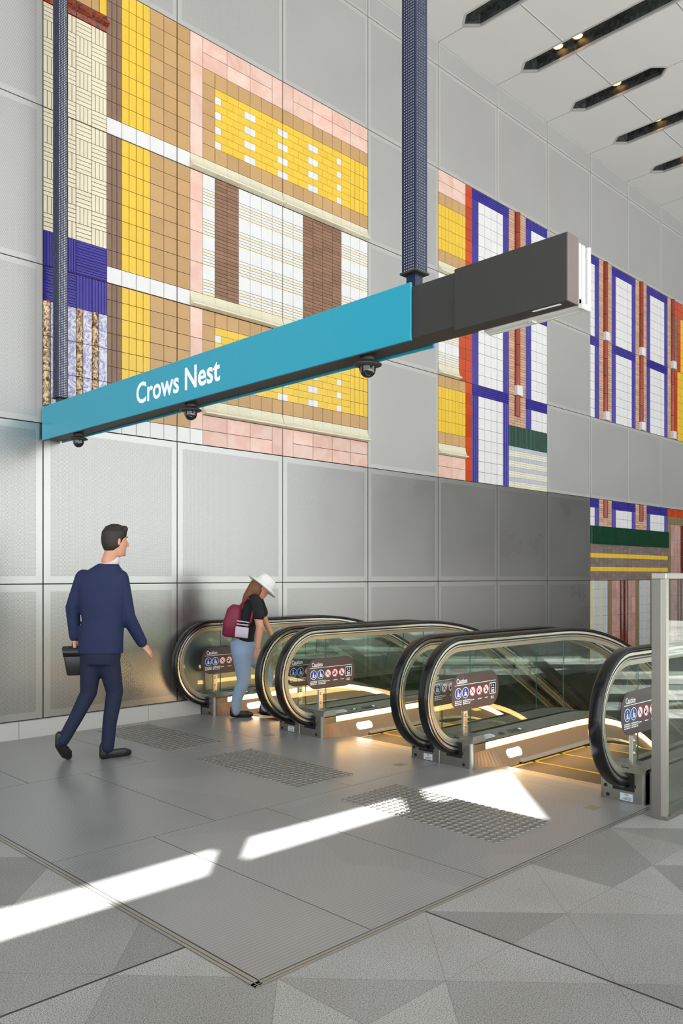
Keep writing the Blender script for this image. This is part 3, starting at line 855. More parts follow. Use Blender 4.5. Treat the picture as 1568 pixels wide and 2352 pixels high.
# ------------------------------------------------------------------ escalators
LX = 4.91; LZ = .53; LR = .44; XA = 6.35; R2 = 3.7; INC = 9.5
def path(xstart=None, loop=False, n_arc=14, xend=None):
    """samples (P, N) of the handrail crown line; N points outward"""
    out = []
    if loop:
        for i in range(33):
            a = math.radians(277-(277-90)*i/32); out.append((Vector((LX+LR*math.cos(a), 0, LZ+LR*math.sin(a))), Vector((math.cos(a), 0, math.sin(a)))))
        xs = [5.4, 5.9, XA]
    else: xs = [xstart, XA] if xstart < XA else []
    for x in xs: out.append((Vector((x, 0, LZ+LR)), Vector((0, 0, 1))))
    zc = LZ+LR-R2
    for i in range(1, n_arc+1):
        a = math.radians(90-30*i/n_arc); out.append((Vector((XA+R2*math.cos(a), 0, zc+R2*math.sin(a))), Vector((math.cos(a), 0, math.sin(a)))))
    d = Vector((math.cos(PI/6), 0, -.5)); p, nn = out[-1]
    for k in (.5, 1.0): out.append((p+d*INC*k, nn))
    return out
def sweep(b, samples, prof, mat, yoff, closed=True, smooth=True, caps=True, tone=1.0):
    """prof: list of (y, n) ; placed at P + N*n"""
    m = len(prof); vs = []
    for P, N in samples:
        for y, n in prof: v = P+N*n; vs.append((v.x, yoff+y, v.z))
    fs = []
    rng = m if closed else m-1
    for k in range(len(samples)-1):
        for i in range(rng): fs.append((k*m+i, (k+1)*m+i, (k+1)*m+(i+1) % m, k*m+(i+1) % m))
    b.mesh(vs, fs, mat, tone, smooth=False)
    if caps and closed: b.mesh(vs, [tuple(range(m)), tuple(range(len(vs)-1, len(vs)-m-1, -1))], mat)
def rect_prof(y0, y1, n0, n1): return [(y0, n0), (y1, n0), (y1, n1), (y0, n1)]
def P_at(x):
    """crown point and normal above a given x (after the loop)"""
    if x <= XA: return Vector((x, 0, LZ+LR)), Vector((0, 0, 1))
    zc = LZ+LR-R2; a = math.acos(min(1, (x-XA)/R2))
    if a > PI/3: return Vector((x, 0, zc+R2*math.sin(a))), Vector((math.cos(a), 0, math.sin(a)))
    p = Vector((XA+R2*.5, 0, zc+R2*math.sin(PI/3))); return p+Vector((x-p.x, 0, -(x-p.x)*math.tan(PI/6))), Vector((.5, 0, math.sin(PI/3)))

def disc_xz(cx, cz, r, n=24): return [(cx+r*math.cos(2*PI*i/n), cz+r*math.sin(2*PI*i/n)) for i in range(n)]
def caution_sign(parent, y):
    """plum plate with writing, facing -y, on the glass"""
    x0, x1, z0, z1 = 4.805, 5.410, .410, .685; rr = .118
    pts = []
    for cx, cz, a0 in ((x1-rr, z1-rr, 0), (x0+rr, z1-rr, 90), (x0+rr, z0+rr, 180), (x1-rr, z0+rr, 270)):
        for k in range(9): a = math.radians(a0+k*90/8); pts.append((cx+rr*math.cos(a), cz+rr*math.sin(a)))
    b = MB(); b.prism_xz(pts, y-.002, y, 'sign_plum'); s = b.build('caution_sign', parent=parent, label='plum coloured caution plate on the glass')
    y -= .0026
    b = MB(); vs, fs = fit_text('Caution', 4.868, 5.000, .612, .652, .02); b.mesh([(x, y, z) for x, z in vs], fs, 'letter')
    b.box(4.845, 5.372, y, y+.0005, .600, .6045, 'letter')
    for x, n, w in ((4.848, 3, .082), (4.945, 3, .095), (5.045, 1, .05), (5.135, 1, .05), (5.225, 1, .045), (5.305, 2, .04)):
        for k in range(n):
            zt = (.478 if n < 3 else .484)-k*.013
            # small print, too fine to read
            q = x; rnd = random.Random(int(x*1000)+k)
            while q < x+w-.004:
                l = min(rnd.uniform(.012, .026), x+w-q); b.box(q, q+l, y, y+.0005, zt-.004, zt+.003, 'letter'); q += l+.004
    b.build('lettering', parent=s)
    b = MB(); yy = y
    for i, cx in enumerate((4.890, 4.977)):
        b.prism_xz(disc_xz(cx, .541, .042), yy, yy+.0005, 'letter'); b.prism_xz(disc_xz(cx, .541, .037), yy-.0004, yy+.0004, 'sign_blue')
        ya = yy-.0008
        b.prism_xz(disc_xz(cx-.004, .561, .006, 12), ya, ya+.0004, 'letter')
        b.prism_xz([(cx-.013, .522), (cx-.011, .546), (cx-.004, .554), (cx+.004, .546), (cx+.006, .522)], ya, ya+.0004, 'letter')
        if i == 0: b.prism_xz([(cx+.014, .522), (cx+.022, .522), (cx+.026, .545), (cx+.022, .548), (cx+.016, .532)], ya, ya+.0004, 'letter')
        else:
            b.prism_xz(disc_xz(cx+.014, .540, .005, 10), ya, ya+.0004, 'letter'); b.prism_xz([(cx+.008, .522), (cx+.009, .534), (cx+.019, .534), (cx+.021, .522)], ya, ya+.0004, 'letter')
        b.prism_xz([(cx-.02, .517), (cx+.024, .517), (cx+.024, .521), (cx-.02, .521)], ya, ya+.0004, 'letter')
    for i, cx in enumerate((5.066, 5.153, 5.241)):
        b.prism_xz(disc_xz(cx, .542, .041), yy, yy+.0005, 'sign_red'); b.prism_xz(disc_xz(cx, .542, .033), yy-.0004, yy+.0004, 'letter')
        ya = yy-.0008
        if i == 0:
            for q in range(4): b.prism_xz(disc_xz(cx+.012-.009*q, .553-.007*q, .004, 8), ya, ya+.0003, 'black_gloss')
        elif i == 1:
            b.prism_xz(disc_xz(cx+.008, .562, .004, 8), ya, ya+.0003, 'black_gloss'); b.prism_xz([(cx+.004, .53), (cx+.005, .556), (cx+.012, .556), (cx+.013, .53)], ya, ya+.0003, 'black_gloss')
            b.prism_xz(disc_xz(cx-.012, .534, .009, 10), ya, ya+.0003, 'black_gloss')
        else:
            b.prism_xz([(cx-.02, .522), (cx-.006, .536), (cx-.008, .549), (cx+.008, .549), (cx+.006, .536), (cx+.018, .522), (cx+.012, .52), (cx, .531), (cx-.014, .52)], ya, ya+.0003, 'black_gloss')
            b.prism_xz(disc_xz(cx, .560, .005, 8), ya, ya+.0003, 'black_gloss')
        ya -= .0004
        b.prism_xz([(cx-.029, .566), (cx-.024, .571), (cx+.029, .518), (cx+.024, .513)], ya, ya+.0003, 'sign_red')
    cx = 5.330
    b.box(cx-.040, cx+.040, yy, yy+.0005, .498, .586, 'letter'); b.box(cx-.033, cx+.033, yy-.0004, yy+.0002, .505, .579, 'black_gloss')
    b.box(cx-.02, cx+.02, yy-.0008, yy-.0002, .509, .548, 'letter'); b.box(cx-.014, cx+.014, yy-.0012, yy-.0008, .532, .541, 'black_gloss')
    for k in range(3): b.box(cx-.012, cx+.012, yy-.0012, yy-.0008, .513+.005*k, .515+.005*k, 'black_gloss')
    for sx, up in ((-.012, 1), (.012, -1)):
        zc = .563; b.prism_xz([(cx+sx-.008, zc), (cx+sx+.008, zc), (cx+sx, zc+.012*up)], yy-.0008, yy-.0003, 'letter')
        b.box(cx+sx-.003, cx+sx+.003, yy-.0008, yy-.0003, min(zc, zc-.009*up), max(zc, zc-.009*up), 'letter')
    b.build('pictograms', parent=s)

def balustrade(E, yc, s, plate_label):
    """one side. yc: escalator centre; s=+1 far side, -1 near side. v measured from centre outward"""
    hy = yc+s*.665
    Y = lambda v: yc+s*v
    def yy(a, c): return (min(Y(a), Y(c)), max(Y(a), Y(c)))
    # handrail
    sm = path(loop=True)
    b = MB(); w = .040
    prof = [(-w, -.026), (-w*1.04, -.012), (-w*.86, -.003), (-w*.5, 0), (w*.5, 0), (w*.86, -.003), (w*1.04, -.012), (w, -.026), (w*.7, -.034), (-w*.7, -.034)]
    sweep(b, sm, prof, 'rubber', hy); hr = b.build('handrail', parent=E)
    for p in hr.data.polygons: p.use_smooth = True
    # steel rim under the handrail: lip, dark groove, glass channel
    b = MB()
    sweep(b, sm, rect_prof(-.030, .030, -.050, -.032), 'steel', hy)
    sweep(b, sm, rect_prof(-.022, .022, -.064, -.050), 'darkgap', hy)
    sweep(b, sm, [(-.027, -.063), (-.0285, -.070), (-.020, -.080), (-.016, -.112), (.016, -.112), (.020, -.080), (.0285, -.070), (.027, -.063)], 'steel_soft', hy)
    b.build('handrail_rim', parent=E)
    # glass panels
    joints = [5.045, 6.42, 7.75, 9.1, 10.5, 12.0, 13.5]
    th = .004; n_in = -.100; n_deck = -.760
    b = MB(); pts = []
    for i in range(20):
        a = math.radians(90+i*(265-90)/19); pts.append((LX+(LR-.10)*math.cos(a), LZ+(LR-.10)*math.sin(a)))
    pts += [(LX, .21), (5.042, .21), (5.042, LZ+LR-.10)]
    b.prism_xz(pts, hy-th, hy+th, 'glass', 'glass_edge'); b.build('glass_panel', parent=E)
    for a, c in zip(joints[:-1], joints[1:]):
        b = MB(); top = []; bot = []
        for i in range(11):
            P, N = P_at(a+.003+(c-a-.006)*i/10); t_ = P+N*n_in; q = P+N*n_deck; top.append((t_.x, t_.z)); bot.append((q.x, q.z))
        b.prism_xz(bot+top[::-1], hy-th, hy+th, 'glass', 'glass_edge'); b.build('glass_panel', parent=E)
    # glass clamps with bolts
    b = MB()
    for x in (4.975,):
        b.bbox(x-.024, x+.024, hy-.013, hy+.013, .215, .405, 'steel', .003)
        for z in (.29, .37):
            for sg in (-1, 1): b.cyl((x, hy+sg*.012, z), (x, hy+sg*.022, z), .014, .011, 14, 'steel')
    b.build('glass_clamp', parent=E)
    # decks: inner deck falls toward the steps, outer deck is flat
    sd = path(xstart=4.875)
    b = MB(); D = LZ+LR
    sgn = s
    def pr(vals): 
        q = [((Y(v)-yc), z-D) for v, z in vals]
        return q if s > 0 else q[::-1]
    sweep(b, sd, pr([(.503, .186), (.508, .190), (.64, .226), (.64, .205), (.53, .181), (.503, .181)]), 'steel_dark', yc)
    sweep(b, sd, pr([(.69, .226), (.798, .222), (.800, .216), (.800, -.30), (.69, -.30)]), 'steel_dark', yc)
    sweep(b, sd, pr([(.64, .215), (.69, .215), (.69, .05), (.64, .05)]), 'darkgap', yc)
    b.build('deck', parent=E)
    # skirt with light strip
    b = MB()
    sweep(b, sd, pr([(.503, .186), (.503, .180), (.530, .180), (.530, .186)]), 'steel', yc)
    q = pr([(.505, .130), (.502, .124), (.425, -.02), (.420, -.35), (.53, -.35), (.53, .130)])
    sweep(b, path(xstart=5.15), q, 'skirt', yc)
    # front part of the skirt bows in to meet the comb plate
    n = 8; rows = []
    for i in range(n+1):
        t = i/n; x = 4.890+(5.15-4.890)*t; k = t*t*(3-2*t)
        rows.append([(x, Y(.505), .130), (x, Y(.503), .124), (x, Y(.503-(.503-.425)*k), -.02), (x, Y(.503-(.503-.425)*k), -.1)])
    vs = [v for r in rows for v in r]
    b.mesh(vs, [(i*4+j, (i+1)*4+j, (i+1)*4+j+1, i*4+j+1) for i in range(n) for j in range(3)], 'skirt', smooth=False)
    sk = b.build('skirt_panel', parent=E)
    b = MB()
    sweep(b, path(xstart=4.893), pr([(.506, .180), (.506, .130), (.53, .130), (.53, .180)]), 'led', yc)
    b.build('light_strip', parent=E, label='glowing warm light strip along the skirt')
    b = MB()
    for za, zb in ((.1785, .183), (.1275, .132)): sweep(b, path(xstart=4.893), pr([(.5035, zb), (.5035, za), (.508, za), (.508, zb)]), 'glow_edge', yc)
    b.build('light_strip_glow', parent=sk)  # rims added to imitate glow around the strip
    b = MB(); x0, x1, zc, r = 5.245, 5.447, .064, .030; ysk = Y(.468)-s*.006
    pts = [(x0+r+r*math.cos(math.radians(a)), zc+r*math.sin(math.radians(a))) for a in range(90, 271, 20)]+[(x1-r+r*math.cos(math.radians(a)), zc+r*math.sin(math.radians(a))) for a in range(-90, 91, 20)]
    vs = []
    for k, off in enumerate((0, .004)):
        for x, z in pts:
            v = .425+(.502-.425)*(z+.02)/.144
            vs.append((x, Y(v)-s*(.0015+off*(-1 if k else 0)), z))
    m_ = len(pts); b.mesh(vs, [tuple(range(m_)) if s > 0 else tuple(range(m_-1, -1, -1))], 'sensor')
    b.build('sensor_light', parent=sk)
    # brush with silver rail
    b = MB()
    ps = path(xstart=5.36)
    sweep(b, ps, pr([(.398, -.006), (.430, .016), (.436, .008), (.428, -.02)]), 'steel', yc)
    sweep(b, ps, pr([(.392, -.032), (.400, -.008), (.430, -.008), (.430, -.034)]), 'bristle', yc)
    b.build('safety_brush', parent=sk)
    # newel base block
    b = MB(); ya, yb = yy(.503, .800)
    r = .028; pts = [(5.02, Y(.800)), (5.02, Y(.503)), (4.850+r, Y(.503))]
    for k in range(1, 7): a = math.radians(90*k/6); pts.append((4.850+r-r*math.sin(a), Y(.503)+s*(r-r*math.cos(a))))
    for k in range(0, 7): a = math.radians(90*k/6); q_ = .012; pts.append((4.850+q_-q_*math.cos(a), Y(.800)-s*(q_-q_*math.sin(a))))
    if s < 0: pts = pts[::-1]
    b.prism_xy(pts, 0, .190, 'steel_dark')
    # sloping shoulder
    b.mesh([(4.852, Y(.800), .190), (4.852, Y(.53), .190), (4.90, Y(.53), .232), (4.90, Y(.800), .232), (5.03, Y(.53), .234), (5.03, Y(.800), .234), (4.86, Y(.507), .190), (5.03, Y(.507), .192)],
           [(0, 1, 2, 3), (3, 2, 4, 5), (1, 6, 2), (6, 7, 4, 2), (0, 3, 5)], 'steel_dark')
    nb = b.build('newel_base', parent=E)
    b = MB(); y0, y1 = hy-.072, hy+.072
    b.box(4.8475, 4.8505, y0, y1, .073, .19, 'darkgap'); b.box(4.8475, 4.8505, y0-.01, y0, .10, .118, 'darkgap')
    b.build('handrail_inlet', parent=nb)
    b = MB(); hs = (1 if s < 0 else -1)
    cy = Y(.600) if s > 0 else Y(.77)
    for (y_, z_) in ((hy+.075+.03, .030), (hy+.075+.045, .088)) if s < 0 else ((hy-.085, .028),):
        b.cyl((4.851, y_, z_), (4.8465, y_, z_), .012, .012, 16, 'darkgap')
    b.build('key_hole', parent=nb)
    if s < 0:
        b = MB(); yl = hy-.02
        b.box(4.8475, 4.8505, yl-.042, yl+.042, .004+.008, .058, 'label')
        vs, fs = fit_text('TNE', -.012, .012, .044, .053, .01)
        b.mesh([(4.8470, yl-x, z) for x, z in vs], fs, 'black_gloss')
        for k in range(3): b.box(4.8468, 4.8474, yl-.034, yl+.03-.01*k, .018+.007*k, .0205+.007*k, 'seam')
        b.build('rating_label', parent=nb)
    b = MB(); b.box(4.8485, 4.8500, Y(.800)-.0015, Y(.800)+.0015, 0, .19, 'letter'); 
    # deck sticker, arrow light, key switch on the inner deck
    def dk(x, v, up=.0015):
        z = .190+(.226-.190)*(v-.508)/(.64-.508)+up; return (x, Y(v), z)
    if s > 0:
        b = MB(); x0, x1, va, vb = 4.935, 5.20, .530, .585; r = (vb-va)/2; vm = (va+vb)/2
        pts = [(x0+r-r*math.cos(a), vm+r*math.sin(a)) for a in [i*PI/10-PI/2 for i in range(11)]]+[(x1-r+r*math.cos(a), vm+r*math.sin(a)) for a in [PI/2-i*PI/10 for i in range(11)]]
        b.face([dk(x, v) for x, v in pts[::-1]], 'label')
        b.face([dk(4.968+.028*math.cos(i*PI/10), vm+.026*math.sin(i*PI/10), .0022) for i in range(20)], 'label_blue')
        for k in range(3):
            xk = 4.955+.011*k; b.face([dk(xk, vm-.014, .003), dk(xk+.004, vm-.014, .003), dk(xk+.004, vm+.012, .003), dk(xk, vm+.012, .003)], 'letter')
        for k in range(3): b.face([dk(5.01, vm-.012+.010*k, .0022), dk(5.17, vm-.012+.010*k, .0022), dk(5.17, vm-.010+.010*k, .0022), dk(5.01, vm-.010+.010*k, .0022)], 'seam')
        b.build('deck_sticker', parent=E)
        b = MB(); xc, vm = 5.30, .555
        b.face([dk(xc+.034*math.cos(i*PI/10), vm+.020*math.sin(i*PI/10)) for i in range(20)], 'black_gloss')
        b.face([dk(xc+a, vm+c, .003) for a, c in ((-.018, -.004), (.002, -.004), (.002, -.011), (.018, 0), (.002, .011), (.002, .004), (-.018, .004))], 'green_led' if yc > 4.5 else 'seam')
        b.build('arrow_light', parent=E)
        b = MB(); x0, x1 = 5.40, 5.58; r = .022
        pts = [(x0+r-r*math.cos(a), vm+r*math.sin(a)) for a in [i*PI/10-PI/2 for i in range(11)]]+[(x1-r+r*math.cos(a), vm+r*math.sin(a)) for a in [PI/2-i*PI/10 for i in range(11)]]
        b.face([dk(x, v) for x, v in pts[::-1]], 'black_gloss')
        b.face([dk(5.555+.016*math.cos(i*PI/8), vm+.016*math.sin(i*PI/8), .003) for i in range(16)], 'letter')
        b.build('key_switch', parent=E)
    caution_sign(E, hy-th-.0005)

def escalator(yc, label):
    E = thing('escalator', (4.85, yc, 0), label, 'escalator', 'bank of descending escalators')
    balustrade(E, yc, +1, ''); balustrade(E, yc, -1, '')
    # comb plate in front of the steps
    b = MB(); b.box(4.86, 5.02, yc-.50, yc+.50, -.04, .0035, 'landing'); b.box(5.02, 5.11, yc-.43, yc+.43, -.045, .001, 'trim_metal')
    b.mesh([(5.02, yc+s_*.43, .0034) for s_ in (-1, 1)]+[(5.02, yc+s_*.50, .0034) for s_ in (1, -1)]+[(5.15, yc+.43, -.001), (5.15, yc-.43, -.001)], [(0, 1, 4, 5)], 'trim_metal')
    b.build('comb_plate', parent=E)
    # truss side and underside
    b = MB(); b.box(4.87, XA+.4, yc-.79, yc+.79, -.9, -.36, 'pit'); 
    b.build('truss_cover', parent=E)
    # steps
    z = -.018; x = 5.11; zs = []
    drops = [0, 0, 0, .03, .085, .14, .19]+[.231]*20
    for k, dz in enumerate(drops):
        z -= dz; zs.append(z)
        b = MB(); xa = x+.4*k; w = .405
        b.box(xa, xa+.398, yc-w, yc+w, z-.06, z, 'step')
        zr = z-(drops[k+1] if k+1 < len(drops) else .231)
        b.box(xa+.385, xa+.398, yc-w, yc+w, min(zr, z-.02)-.02, z-.001, 'step')
        b.box(xa, xa+.398, yc-w-.001, yc-w+.035, z-.01, z+.0015, 'yellow_line'); b.box(xa, xa+.398, yc+w-.035, yc+w+.001, z-.01, z+.0015, 'yellow_line')
        b.box(xa+.365, xa+.399, yc-w, yc+w, z-.012, z+.0015, 'yellow_line')
        b.build('step', parent=E)
    return E
escalator(3.067, 'nearest escalator, beside the glass screen, with the biggest newel at right')
escalator(4.669, 'middle escalator of the three')
escalator(6.271, 'farthest escalator, against the wall, where the person in jeans steps on')

# ------------------------------------------------------------------ glass screen at the right
def screen():
    t = thing('glass_screen', (4.70, 2.08, 0), 'steel framed glass screen standing beside the nearest escalator at right', 'glass screen')
    b = MB(); b.bbox(4.650, 4.705, 2.072, 2.130, 0, 1.4045, 'steel_dark', .002); b.build('post', parent=t)
    b = MB(); b.box(4.652, 4.672, 2.042, 2.0715, .021, 1.4045, 'steel_soft'); b.box(4.676, 4.699, 2.048, 2.0715, .021, 1.4045, 'steel_soft'); b.box(4.672, 4.676, 2.056, 2.0715, .021, 1.4045, 'darkgap')
    b.build('frame_channel', parent=t)
    b = MB(); b.bbox(4.650, 10.5, 2.042, 2.130, 1.405, 1.44, 'steel_soft', .003); b.build('top_rail', parent=t)
    for k, (xa, xb) in enumerate(((4.700, 6.6), (6.61, 8.5), (8.51, 10.5))):
        b = MB(); b.prism_xz([(xa, .03), (xb, .03), (xb, 1.41), (xa, 1.41)], 2.050, 2.062, 'glass', 'glass_edge'); b.build('glass_panel', parent=t)
    b = MB(); b.box(4.700, 10.5, 2.035, 2.13, 0, .032, 'steel_dark'); b.box(4.652, 4.70, 2.035, 2.13, 0, .02, 'steel_dark'); b.build('base_channel', parent=t)
    b = MB(); b.box(4.90, 10.5, 2.135, 2.255, 0, .205, 'steel_dark'); b.build('side_cladding', parent=t)
    b = MB(); b.box(4.655, 4.985, 2.131, 2.20, -.002, .003, 'landing'); b.build('corner_plate', parent=t)
screen()

# ------------------------------------------------------------------ hanging sign
def perforated_post(name, parent, xc, yc, zb, zt, w=.0465, pitch=.0147, hole=.0100, cols=5):
    b = MB(); t = .0028; nrow = int((zt-zb)/pitch); z1 = zb+nrow*pitch
    face_w = 2*w; span = cols*pitch; m = (face_w-span)/2
    oct_ = [(math.cos(math.radians(45*k+22.5)), math.sin(math.radians(45*k+22.5))) for k in range(8)]
    sq = [(1, .41), (.41, 1), (-.41, 1), (-1, .41), (-1, -.41), (-.41, -1), (.41, -1), (1, -.41)]
    hr = hole/2
    for (nx, ny) in ((-1, 0), (0, -1), (1, 0), (0, 1)):
        tx, ty = -ny, nx
        def pt(u, z, d): return (xc+nx*(w-d)+tx*u, yc+ny*(w-d)+ty*u, z)
        for r in range(nrow):
            for c in range(cols):
                u0 = -w+m+c*pitch+pitch/2; z0 = zb+r*pitch+pitch/2; h = pitch/2
                outer = [(h, h*.41), (h*.41, h), (-h*.41, h), (-h, h*.41), (-h, -h*.41), (-h*.41, -h), (h*.41, -h), (h, -h*.41)]
                vs = [pt(u0+a, z0+q, 0) for a, q in outer]+[pt(u0+a*hr, z0+q*hr, 0) for a, q in oct_]+[pt(u0+a*hr, z0+q*hr, t) for a, q in oct_]
                vs += [pt(u0+sx*h, z0+sz*h, 0) for sx, sz in ((1, 1), (-1, 1), (-1, -1), (1, -1))]
                fs = [(k, (k+1) % 8, 8+(k+1) % 8, 8+k) for k in range(8)]+[(8+k, 8+(k+1) % 8, 16+(k+1) % 8, 16+k) for k in range(8)]
                fs += [(0, 24, 1), (2, 25, 3), (4, 26, 5), (6, 27, 7)]
                b.mesh(vs, fs, 'post')
        for (ua, ub) in ((-w, -w+m), (w-m, w)): b.face([pt(ua, zb, 0), pt(ub, zb, 0), pt(ub, z1, 0), pt(ua, z1, 0)], 'post')
        b.face([pt(-w, z1, 0), pt(w, z1, 0), pt(w, zt+.02, 0), pt(-w, zt+.02, 0)], 'post')
    b.box(xc-w, xc+w, yc-w, yc+w, zt, CZ, 'post')
    p = b.build(name, parent=parent)
    b = MB(); k = .0416; b.box(xc-k, xc+k, yc-k, yc+k, zb, zt, 'holeback'); b.build('hole_backing', parent=p)  # white backing added so the holes look bright, as if light shows through
    b = MB(); b.bbox(xc-.056, xc+.056, yc-.056, yc+.056, zb-.012, zb, 'black', .003); b.build('flange', parent=p)
    b = MB(); b.box(xc-.030, xc+.030, yc-.030, yc+.030, 2.90, zb-.01, 'post'); b.build('neck', parent=p)

def sign():
    t = thing('hanging_sign', (3.26, 4.4, 2.62), 'long teal Crows Nest sign with black end box hung on two perforated posts', 'sign')
    XF = 3.160
    b = MB(); b.bbox(XF, XF+.016, 2.712, 7.01, 2.628, 2.926, 'teal', .003); b.build('sign_face', parent=t)
    b = MB(); b.bbox(3.345, 3.361, 2.712, 7.01, 2.628, 2.926, 'teal', .003); b.build('sign_face', parent=t)
    b = MB(); b.box(XF+.014, 3.347, 2.722, 7.005, 2.640, 2.915, 'black'); b.box(XF+.003, XF+.012, 2.715, 7.005, 2.622, 2.628, 'black'); b.build('sign_body', parent=t)
    b = MB(); vs, fs = fit_text('Crows Nest', 0, 5.397-4.346, 0, .159, .022)
    b.mesh([(XF-.0012, 5.397-x, 2.7015+z) for x, z in vs], fs, 'letter'); b.build('lettering', parent=t, label='white Crows Nest lettering')
    b = MB(); b.box(3.178, 3.335, 2.415, 2.725, 2.642, 2.905, 'black'); b.build('connector_box', parent=t)
    b = MB(); b.bbox(3.150, 3.242, 1.818, 2.425, 2.611, 2.909, 'black', .002)
    b.build('end_box', parent=t)
    b = MB(); b.box(3.152, 3.241, 1.8145, 1.819, 2.612, 2.908, 'endcap'); b.build('end_cap', parent=t, label='bronze end plate')
    b = MB()
    b.box(3.243, 3.262, 1.812, 2.28, 2.615, 2.640, 'white_plastic'); b.box(3.262, 3.300, 1.80, 2.33, 2.606, 2.622, 'white_plastic')
    b.box(3.245, 3.262, 1.812, 1.83, 2.62, 2.885, 'white_plastic'); b.box(3.262, 3.285, 1.806, 1.822, 2.612, 2.88, 'white_plastic'); b.box(3.290, 3.297, 1.806, 1.818, 2.612, 2.875, 'white_plastic')
    b.box(3.300, 3.318, 1.81, 2.33, 2.602, 2.870, 'white_plastic')
    b.cyl((3.305, 1.80, 2.608), (3.305, 1.80, 2.875), .010, .010, 12, 'white_plastic'); b.cyl((3.24, 1.803, 2.606), (3.315, 1.803, 2.606), .011, .011, 12, 'white_plastic')
    b.box(3.262, 3.300, 2.06, 2.08, 2.598, 2.606, 'white_plastic')
    b.build('display_frame', parent=t, label='white plastic display frame')
    b = MB(); b.box(3.165, 3.180, 1.86, 2.00, 2.6095, 2.6112, 'letter'); b.build('warning_strip', parent=t)
    perforated_post('support_post', t, 3.2475, 2.759, 3.005, 6.4); perforated_post('support_post', t, 3.2475, 6.83, 2.995, 7.4)
    # cameras hang below
    for i, (y, lab) in enumerate(((6.50, 'black dome camera under the sign at its far left end'), (4.82, 'black dome camera under the sign below the lettering'), (3.10, 'black dome camera under the sign near the black box'))):
        c = thing('dome_camera', (3.250, y, 2.640), lab, 'security camera', 'dome cameras hung under the sign')
        b = MB(); b.lathe((3.250, y, 2.640), [(0.0, 0), (.042, 0), (.040, -.020), (.034, -.030), (.068, -.042), (.078, -.048), (.078, -.054), (.06, -.060), (.045, -.064), (0, -.064)], 32, 'black'); b.build('mount', parent=c)
        b = MB(); pr = [(.046*math.cos(a), -.064-.012-.046*math.sin(a)) for a in [i_*PI/2/9 for i_ in range(10)]]
        b.lathe((3.250, y, 2.640), [(.046, -.060)]+pr, 28, 'lens'); b.build('dome', parent=c)
sign()

# ------------------------------------------------------------------ people
CA = math.radians(45.4874)
FW = Vector((math.cos(CA), math.sin(CA), 0)); RT = Vector((math.sin(CA), -math.cos(CA), 0)); UP = Vector((0, 0, 1))
def remesh(o, vox, smooth=4):
    m = o.modifiers.new('surface', 'REMESH'); m.mode = 'VOXEL'; m.voxel_size = vox; m.use_smooth_shade = True
    if smooth: s_ = o.modifiers.new('smooth', 'SMOOTH'); s_.factor = .5; s_.iterations = smooth
    return o
class Fig:
    def __init__(s, depth, px, base_px_per_m=None):
        s.o = FW*depth+RT*((px-784)/1865*depth)
    def p(s, r, f, u): return s.o+RT*r+FW*f+UP*u
def hand(b, F, wrist, d, side, curl, mat='skin', sc=1.0):
    """palm with five fingers; d: direction of the fingers (r,f,u), side: thumb direction, curl: bend direction"""
    W = F.p(*wrist); D = (RT*d[0]+FW*d[1]+UP*d[2]).normalized(); S = (RT*side[0]+FW*side[1]+UP*side[2]); S = (S-D*S.dot(D)).normalized()
    C = (RT*curl[0]+FW*curl[1]+UP*curl[2]); C = (C-D*C.dot(D)).normalized()
    palm = W+D*.045*sc
    b.tube([W, W+D*.03*sc], [.024*sc, .026*sc], 12, mat, .75)
    for k in (-1.3, -.4, .4, 1.3): b.tube([W+D*.02*sc+S*k*.012*sc, W+D*.085*sc+S*k*.018*sc], [.016*sc, .013*sc], 10, mat)
    for k, L in ((-1.5, .052), (-.5, .066), (.5, .070), (1.5, .062)):
        a = W+D*.085*sc+S*k*.0165*sc
        q = a+(D*.8+C*.35)*L*.5*sc; e = q+(D*.45+C*.8)*L*.5*sc
        b.tube([a, q, e], [.0098*sc, .0090*sc, .0076*sc], 8, mat)
    a = W+D*.022*sc+S*.024*sc; q = a+(D*.6+S*.7)*.035*sc; e = q+(D*.9+C*.3)*.030*sc
    b.tube([a, q, e], [.013*sc, .011*sc, .0088*sc], 8, mat)
def shoe(b, F, heel, toe, mat, w=.043, h=.07):
    H = F.p(*heel); T = F.p(*toe)
    b.tube([H, H.lerp(T, .5), H.lerp(T, .85), T], [w*.85, w, w*1.02, w*.72], 14, mat, .62)
    b.tube([H+UP*.01, H+UP*h], [w*.82, w*.78], 14, mat)

